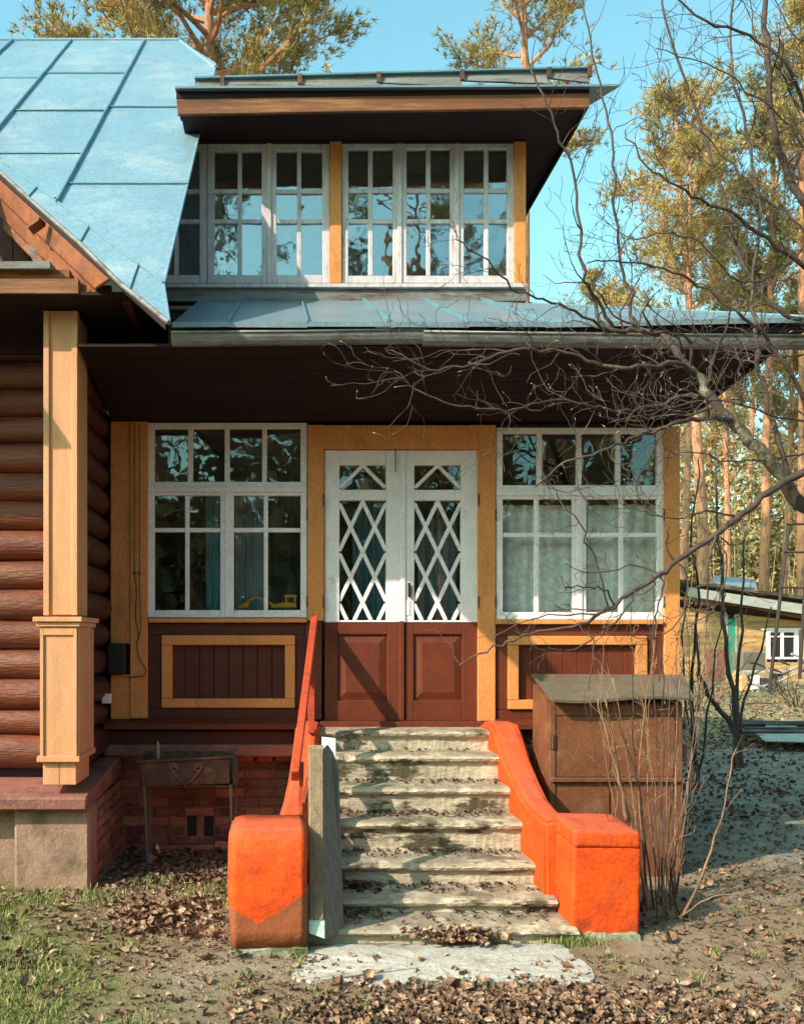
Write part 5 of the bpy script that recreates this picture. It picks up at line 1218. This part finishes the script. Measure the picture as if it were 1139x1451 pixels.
# the two stout pale stems in front
P0 = W(906, 1200, 5.15); P0.z = -.05
cane(W(890, 1165, 5.0), W(845, 990, 4.9), (.012, 0, 0), .013, True)
cane(W(920, 1290, 5.05), W(858, 990, 4.95), (-.01, 0, 0), .012, True)
cane(W(965, 1302, 4.98), W(1040, 1060, 4.8), (.05, 0, 0), .009, True)
cane(W(962, 1300, 4.98), W(1062, 1266, 4.7), (.0, 0, .05), .006, False)

# ------------------------------------------------------------------ forked sapling and thin dark stems behind the corner
rr = random.Random(44)
fs = thing('forked_sapling', 'small dark forked sapling with bent trunk between the veranda corner and the shed', 'tree', (PX(1045, 11.5), 11.5-D0, 0))
def sap(root, pts, r0, r1, dens=(2.5, 3), lens=(.5, .25), skip=.3, nm='stem'):
    P = smooth_pts([W(*p) for p in pts], 3); P = [p+Vector((rr.gauss(0, .012), rr.gauss(0, .012), 0)) for p in P]; n = len(P)-1
    o = build(nm, MB().tube(P, [r0+(r1-r0)*i/n for i in range(n+1)], 7), M['twig'], root, smooth=True)
    mb = MB(); bd_ = []; grow(mb, bd_, P, r0*.6, r1, 0, rr, dens, lens, .1, skip)
    if mb.v: tag(build('twigs', mb, M['twig'], o), kind='stuff')
sap(fs, [(1048, 1100, 11.4), (1046, 1060, 11.4), (1040, 1035, 11.4), (1022, 1010, 11.4), (1003, 985, 11.4), (990, 940, 11.4), (985, 880, 11.4)], .055, .012)
sap(fs, [(1044, 1060, 11.4), (1040, 1000, 11.45), (1030, 930, 11.45), (1024, 850, 11.5), (1018, 760, 11.5), (1012, 660, 11.5)], .04, .010)
sap(fs, [(1040, 1095, 11.5), (1043, 1040, 11.5), (1044, 960, 11.5), (1050, 860, 11.5), (1053, 760, 11.5)], .035, .010)
sap(fs, [(1046, 1045, 11.4), (1054, 990, 11.4), (1075, 920, 11.4), (1092, 860, 11.4)], .022, .008)
st2 = thing('thin_sapling', 'slender upright bare sapling close behind the right corner post of the veranda', 'tree', (PX(985, 9), 9-D0, 0))
sap(st2, [(988, 1120, 8.9), (984, 1040, 8.9), (980, 950, 8.9), (988, 850, 8.9), (980, 740, 8.9), (990, 650, 8.9)], .022, .006, (4, 4), (.5, .25), .2)
sap(st2, [(985, 1120, 8.9), (1000, 1040, 8.9), (1012, 950, 8.9), (1020, 870, 8.9)], .016, .005, (4, 4), (.5, .25), .2)
sap(st2, [(990, 1120, 8.9), (972, 1000, 8.9), (968, 900, 8.9), (975, 820, 8.9)], .014, .005, (5, 4), (.4, .2), .2)

# ------------------------------------------------------------------ shed, hutch, frame, planks
for i, (px, py, d, lab) in enumerate(((985, 985, 18, 'tangle of dry twigs between the veranda corner and the shed'), (1012, 975, 21, 'dry twiggy bush before the left end of the shed'), (1128, 1000, 19, 'low dry bush at the foot of the rusty frame'), (965, 1040, 12, 'sparse dry stalks behind the right end of the cabinet'))):
    b0 = W(px, py, d); b0.z = float(gz(b0.x, b0.y))-.03; bs = thing('dry_bush', lab, 'bush', b0, 'dry bushes round the shed')
    mb = MB(); bb = []
    for k in range(12):
        a = rr.uniform(0, 6.28); P = wig(b0+Vector((math.cos(a)*.1, math.sin(a)*.1, 0)), Vector((math.cos(a)*.5, math.sin(a)*.5, 1)), rr.uniform(1., 1.9)*(1.3 if i < 2 else .7), 7, rr, .05, .2)
        mb.tube(P, [.014*(1-.7*q/7) for q in range(8)], 4, False); grow(mb, bb, P, .008, .003, 0, rr, (6, 5), (.6, .3), .08, .15)
    t_ = build('stems', mb, M['cane' if i % 2 else 'twig'], bs); t_['kind'] = 'stuff'
sd = thing('garden_shed', 'small ochre plank shed with blue roof sheet and narrow green door', 'shed', (PX(1060, 28), 28-D0, .3))
S_ = lambda n, mb, m, bev=0.: build(n, mb, M[m], sd, bevel=bev)
dS = 28; zb_ = PZ(966, dS)
for i in range(13):
    z = zb_+i*.215
    for (a, b) in ((958, 1029.5), (1042, 1086), (1132, 1215)):
        if 5 < i < 13 or a == 958 or a == 1042 or a == 1132:
            S_('plank', MB().fb(a, 966-(i+1)*9.25+.25, b, 966-i*9.25, dS+random.uniform(-.01, .01), .12), 'toned')
    if not 3 <= i <= 7: S_('plank', MB().fb(1086.2, 966-(i+1)*9.25+.25, 1131.8, 966-i*9.25, dS, .12), 'toned')
S_('shed_core', MB().box(PX(960, dS), PX(1215, dS), dS-D0+.14, dS-D0+4, 0, PZ(862, dS)), 'inside')
drs = S_('door', MB().fb(1031, 877, 1041.5, 966, dS-.03, .06), 'green')
build('cross_board', MB().fb(1031, 926, 1041.5, 932, dS-.06, .028), M['green'], drs)
for a, b in ((1028, 1031), (1041.5, 1044)): S_('door_frame', MB().fb(a, 872, b, 966, dS-.05, .1), 'paleplank')
wn = thing_part('window', sd, W(1108, 910, dS))
fm = MB()
for q in ((1086, 893, 1091, 934), (1125, 893, 1131, 934), (1091, 893, 1125, 896), (1091, 931, 1125, 934), (1106, 896, 1110, 931), (1091, 901, 1106, 903), (1110, 901, 1125, 903)): fm.fb(*q, dS-.04, .06)
fm.fb(1079, 890, 1134, 893, dS-.07, .1)
build('frame', fm, M['white'], wn); 
for a, b in ((1091, 1106), (1110, 1125)): build('pane', MB().fb(a, 896, b, 931, dS+.0, .01), M['black'], wn)
def sroof(n, pts, th, mat): return build(n, MB().prism([W(*p) for p in pts], th), M[mat], sd)
sroof('roof_edge', [(955, 820, dS-.8), (1215, 855, dS-.8), (1215, 860, dS-.8), (955, 824, dS-.8)], (0, 4.6, .0), 'plank')
sroof('roof_sheet', [(1008, 826, dS-.3), (1072, 834, dS-.3), (1068, 823, dS+2.4), (1012, 817, dS+2.4)], (0, 0, .05), 'roof')
sroof('fascia_board', [(975, 832, dS-.7), (1215, 868, dS-.7), (1215, 882, dS-.7), (975, 845, dS-.7)], (0, .06, 0), 'paleplank')
sroof('fascia_board', [(985, 852, dS-.5), (1040, 848, dS-.5), (1215, 880, dS-.5), (1215, 893, dS-.5), (1040, 857, dS-.5), (985, 858, dS-.5)], (0, .06, 0), 'fascia')
sroof('eave_lining', [(960, 850, dS-.3), (1215, 884, dS-.3), (1215, 890, dS+.0), (960, 860, dS+.0)], (0, 0, .04), 'eave')
tag(build('panel_fence', MB().fb(1000, 920, 1027, 966, 26, .05), M['slab'], bevel=.01), 'rusty brown sheet leaning left of the green shed door', 'metal sheet')
hut = thing('wooden_hutch', 'low makeshift table with pale box under it before the shed window', 'hutch', (PX(1088, 23), 23-D0, .2))
dh = 23
for n_, q, m_ in (('table_top', (1052, 951, 1116, 955), 'paleplank'), ('leg', (1050, 955, 1059, 986), 'toned'), ('leg', (1104, 955, 1109, 984), 'greywood'), ('box', (1064, 957, 1076, 982), 'white'), ('box', (1078, 962, 1098, 984), 'plank')):
    build(n_, MB().fb(*q, dh+random.uniform(0, .05), .5), M[m_], hut, bevel=.01)
tag(build('crate', MB().fb(1052, 924, 1084, 949, 25, .6, .01), M['greywood'], bevel=.01), 'grey wooden crate standing under the left side of the shed window', 'crate')
rb = random.Random(9)
bp = thing('brushwood_pile', 'heap of crooked branches and offcuts in front of the shed window', 'brushwood', (PX(1110, 22), 22-D0, .2))
for i in range(16):
    x, y = rb.uniform(1050, 1140), rb.uniform(925, 985); d = rb.uniform(20.5, 22.5); a = rb.uniform(-.5, .5); L_ = rb.uniform(15, 45)
    build('stick', MB().tube([W(x, y, d), W(x+L_*.5, y+a*L_*.5+rb.uniform(-3, 3), d), W(x+L_, y+a*L_, d+.2)], [.035, .03, .015], 5), M[rb.choice(['paleplank', 'greywood', 'twig'])], bp)
fr_ = thing('rusty_frame', 'tall rusty iron ladder-like frame at the right edge before the shed', 'ladder', (PX(1128, 15), 15-D0, .1))
dq = 15
for n_, a, b in (('rail', (1089, 982), (1117, 742)), ('rail', (1132, 962), (1146, 735))):
    build(n_, MB().tube([W(a[0], a[1], dq), W(b[0], b[1], dq)], .028, 6), M['iron'], fr_)
for y, xa_, xb_ in ((742, 1114, 1150), (782, 1110, 1150), (832, 1104, 1145)): build('rung', MB().tube([W(xa_, y, dq-.02), W(xb_, y+1, dq-.02)], .022, 6), M['rust'], fr_)
pl = thing('plank_pile', 'low stack of blackened planks lying on the ground at the right', 'plank pile', (PX(1100, 13.5), 13.5-D0, .1))
for i in range(15):
    y = rb.uniform(1020, 1046); d = (EYE-.12)*F/(y-CY)*rb.uniform(.93, 1.0); x0_ = rb.uniform(1035, 1075); x1_ = rb.uniform(1120, 1230); s1 = rb.uniform(-4, 4)
    P = [W(x0_, y, d), W(x1_, y+s1, d), W(x1_, y+s1+rb.uniform(2, 4), d), W(x0_, y+3, d)]
    build('plank', MB().prism(P, (rb.uniform(-.1, .1), rb.uniform(.12, .25), 0)), M['plank'], pl, bevel=.005)
for q in ([(1078, 1023), (1135, 1021), (1128, 1030), (1085, 1031)], [(1070, 1040), (1180, 1040), (1180, 1053), (1085, 1051)]):
    P = [W(a, b, (EYE-.17)*F/(b-CY)) for a, b in q]
    build('tin_sheet', MB().prism(P, (0, 0, .015)), M['paleplank'], pl)

mb = MB()
for i in range(120):
    x = rb.uniform(8, 16); y = rb.uniform(5.5, 18); z = float(gz(x, y))+.02; a = rb.uniform(0, 3.1); L_ = rb.uniform(.2, 1.1)
    mb.tube([(x, y, z), (x+math.cos(a)*L_*.5, y+math.sin(a)*L_*.5, z+.04), (x+math.cos(a)*L_, y+math.sin(a)*L_, z+.01)], rb.uniform(.01, .025), 4)
o = build('yard_sticks', mb, M['greywood']); o['kind'] = 'stuff'; o['label'] = 'sticks and offcuts strewn over the yard before the shed'
# ------------------------------------------------------------------ grass, dead leaves, litter
rs = np.random.RandomState(77)
def scatter_leaves(name, x, y, size, matn, zoff=0., heap=None, label=None, tilt=.55):
    n = len(x); z = gz(x, y)+zoff+(heap(x, y)*rs.uniform(0, 1, n) if heap else 0)
    up = np.stack([rs.normal(0, tilt, n), rs.normal(0, tilt, n), np.ones(n)], 1); up /= np.linalg.norm(up, axis=1)[:, None]
    a = np.cross(up, unit(n)); a /= np.linalg.norm(a, axis=1)[:, None]; b = np.cross(up, a)
    L_ = size*.78*rs.uniform(.35, 1.35, (n, 1)); wd = L_*rs.uniform(.28, .5, (n, 1)); curl = L_*rs.uniform(.05, .6, (n, 1))
    c = np.stack([x, y, z+.008], 1); tw_ = L_*rs.uniform(-.2, .2, (n, 1))
    v = np.stack([c-a*L_*.5+up*curl*.6, c-a*L_*.12+b*wd+up*(curl+tw_), c-a*L_*.12, c-a*L_*.12-b*wd+up*(curl-tw_), c+a*L_*.28+b*wd*.7+up*curl, c+a*L_*.28-up*curl*.1, c+a*L_*.28-b*wd*.7+up*(curl+tw_), c+a*L_*.6+up*curl*.8], 1).reshape(-1, 3)
    k = np.arange(n)[:, None]*8
    f = np.concatenate([k+np.array([[0, 2, 1, 1]])*0+np.array([[0, 2, 1]])] if 0 else [], 0) if 0 else None
    tri = np.array([[0, 2, 1], [0, 3, 2], [1, 2, 4], [2, 5, 4], [2, 3, 5], [3, 6, 5], [4, 5, 7], [5, 6, 7]])
    f = (np.arange(n)[:, None, None]*8+tri[None]).reshape(-1, 3)
    o = raw(name, v, f, M[matn]); o['kind'] = 'stuff'
    if label: o['label'] = label
    return o
def keep(x, y):   # keep clear of solid things
    a = (x > -.29) & (x < 2.05) & (y > -2.32) & (y < 0) ; b = (x < -1.27) & (y > -1.16); c = (y > .05) & (x < 3.2); d = (x > 1.86) & (x < 2.82) & (y > -.92) & (y < -.4)
    return ~(a | b | c | d)
def pick(n, f):
    x, y = f(n); k = keep(x, y); return x[k], y[k]
# heap before the steps
hx = lambda n: (rs.normal(1.15, .52, n), -3.12+rs.normal(0, .17, n)+.0)
x, y = pick(3800, hx); scatter_leaves('leaf_heap', x, y, .048, 'leaf', 0, lambda x, y: .075*np.exp(-((x-1.15)/.6)**2-((y+3.12)/.2)**2), 'heap of brown dead leaves in front of the steps', .8)
x, y = pick(2600, hx); scatter_leaves('leaf_heap', x, y, .05, 'leafdark', 0, lambda x, y: .06*np.exp(-((x-1.15)/.6)**2-((y+3.12)/.2)**2), 'darker leaves in the heap in front of the steps', .8)
x, y = pick(5200, lambda n: (rs.uniform(-2.5, 5, n), rs.uniform(-3.6, 1.5, n))); scatter_leaves('dead_leaves', x, y, .042, 'leaf', 0, None, 'dead leaves scattered over the soil')
x, y = pick(3200, lambda n: (rs.uniform(-2.5, 6, n), rs.uniform(-3.6, 4, n))); scatter_leaves('dead_leaves', x, y, .045, 'leafdark', 0, None, 'dark dead leaves scattered over the soil')
x, y = pick(9000, lambda n: (rs.uniform(-2.5, 4.5, n), rs.uniform(-3.6, -.5, n))); scatter_leaves('leaf_crumbs', x, y, .02, 'leafdark', 0, None, 'small broken leaf crumbs over the soil', .9)
x, y = pick(260, lambda n: (rs.uniform(-2.2, 4.5, n), rs.uniform(-3.6, -1, n))); scatter_leaves('large_leaves', x, y, .08, 'leaf', 0, None, 'larger pale curled leaves lying on the soil', .4)
x, y = pick(1500, lambda n: (rs.normal(-.75, .35, n), rs.normal(-.55, .30, n))); scatter_leaves('dead_leaves', x, y, .06, 'leafdark', 0, None, 'dark leaves drifted under the brazier')
x, y = pick(500, lambda n: (rs.normal(-.72, .18, n), rs.normal(-1.75, .15, n))); scatter_leaves('dead_leaves', x, y, .06, 'leaf', 0, lambda x, y: .05+0*x, 'clump of brown leaves left of the left pedestal', .8)
x, y = pick(5200, lambda n: (rs.uniform(5, 14, n), rs.uniform(6, 18, n))); scatter_leaves('dead_leaves', x, y, .10, 'leaf', 0, None, 'dead leaves on the yard before the shed', .7)
x, y = pick(2600, lambda n: (rs.uniform(2.8, 9, n), rs.uniform(1, 7, n))); scatter_leaves('dead_leaves', x, y, .07, 'leafdark', 0, None, 'sodden dark leaves behind the corner of the house', .7)
# leaves lying on the treads
def tread_leaves(n, xa, xb, k, sz=.04, matn='leafdark'):
    x = rs.uniform(xa, xb, n); yb2 = (kd[k-1]-D0+.03 if k else -.1); y = yb2-rs.beta(1, 2.2, n)*(.22 if k < 6 else .26)
    o = scatter_leaves('step_leaves', x, y, sz, matn, 0, None, None, .5)
    zz = kz[k]-gz(x, y)+.002; v = np.zeros(n*8*3, dtype=np.float32); o.data.vertices.foreach_get('co', v); v = v.reshape(n, 8, 3); v[:, :, 2] += zz[:, None]; o.data.vertices.foreach_set('co', v.ravel()); o.data.update()
    o['label'] = 'dead leaves and crumbs lying on tread %s of the steps' % ['one', 'two', 'three', 'four', 'five', 'six', 'seven'][k]
for k, n in ((1, 40), (2, 130), (3, 230), (4, 170), (5, 190), (6, 120)): tread_leaves(n, .35, 1.57, k, .032)
tread_leaves(110, .35, .62, 5, .05, 'leafdark'); tread_leaves(30, .35, .62, 6, .05, 'leaf')
x = rs.normal(.98, .13, 330); y = -2.17+rs.normal(0, .035, 330); scatter_leaves('leaf_clump', x, y, .05, 'leaf', .035, lambda x, y: .05+0*x, 'clump of dead leaves caught on the lowest step', .8)
# grass blades
def blades(name, x, y, h0, h1, label):
    n = len(x); z = gz(x, y); hh_ = rs.uniform(h0, h1, (n, 1)); ln = rs.normal(0, .45, (n, 2))*hh_
    c = np.stack([x, y, z-.005], 1); an = rs.uniform(0, 6.28, n); s_ = np.stack([np.cos(an), np.sin(an), 0*an], 1)*.0028*rs.uniform(.7, 1.4, (n, 1))
    mid = c+np.concatenate([ln*.35, hh_*.6], 1); tip = c+np.concatenate([ln*1.1, hh_], 1)
    v = np.stack([c-s_, c+s_, mid+s_*.8, mid-s_*.8, tip], 1).reshape(-1, 3)
    f = (np.arange(n)[:, None, None]*5+np.array([[0, 1, 2], [0, 2, 3], [3, 2, 4]])[None]).reshape(-1, 3)
    o = raw(name, v, f, M['grass']); o['kind'] = 'stuff'; o['label'] = label; return o
n = 90000; x = rs.uniform(-3.4, .9, n); y = rs.uniform(-3.7, -.95, n)
w_ = (-x-.55*y)-2.25+.5*np.sin(x*5+2)*np.sin(y*4)+.35*np.sin(x*13)*np.sin(y*11+1); k = (rs.uniform(0, 1, n) < np.clip(w_*.9, 0, .95)) & keep(x, y); blades('lawn_grass', x[k], y[k], .018, .055, 'short patchy green lawn at the lower left')
n = 5000; x = rs.uniform(-1.3, 0, n); y = rs.uniform(-1.6, -.9, n); k = (rs.uniform(0, 1, n) < np.clip(.25+.9*np.sin(x*9)*np.sin(y*8), 0, 1)) & keep(x, y); blades('grass_tufts', x[k], y[k], .02, .05, 'sparse grass tufts in front of the brazier')
cx_ = rs.uniform(-.3, 3.5, 60); cy_ = rs.uniform(-3.5, -1.5, 60); x = np.repeat(cx_, 22)+rs.normal(0, .025, 1320); y = np.repeat(cy_, 22)+rs.normal(0, .025, 1320); k = keep(x, y); blades('grass_tufts', x[k], y[k], .02, .06, 'single grass tufts in the bare soil')
x = 1.62+rs.normal(0, .10, 260); y = -2.14+rs.normal(0, .04, 260); blades('weeds', x, y, .03, .08, 'green weeds at the foot of the right pedestal')
n = 14000; x = rs.uniform(6, 16, n); y = rs.uniform(7, 20, n); blades('far_grass', x, y, .04, .12, 'yellowish grass in front of the shed')
# crumbs and small stones
mb = MB()
for i in range(700):
    x = random.uniform(-1.6, 4); y = random.uniform(-3.6, -1.2)
    if not bool(keep(np.array([x]), np.array([y]))[0]): continue
    z = float(gz(x, y)); s_ = random.uniform(.004, .014); mb.add([(x-s_, y, z), (x, y-s_, z), (x+s_, y, z), (x, y+s_, z), (x+s_*.2, y, z+s_)], [(0, 1, 4), (1, 2, 4), (2, 3, 4), (3, 0, 4)])
o = build('soil_crumbs', mb, M['plaster']); o['kind'] = 'stuff'
# fallen twigs
mb = MB()
for i in range(160):
    x = random.uniform(-1.6, 4.5); y = random.uniform(-3.6, 1.5)
    if not bool(keep(np.array([x]), np.array([y]))[0]): continue
    z = float(gz(x, y))+.01; a = random.uniform(0, 3.14); L_ = random.uniform(.06, .3)
    mb.tube([(x, y, z), (x+math.cos(a)*L_*.5+.01, y+math.sin(a)*L_*.5, z+.01), (x+math.cos(a+.2)*L_, y+math.sin(a+.2)*L_, z+.004)], .0025, 4, False)
o = build('fallen_twigs', mb, M['twig']); o['kind'] = 'stuff'; o['label'] = 'thin fallen twigs on the soil'
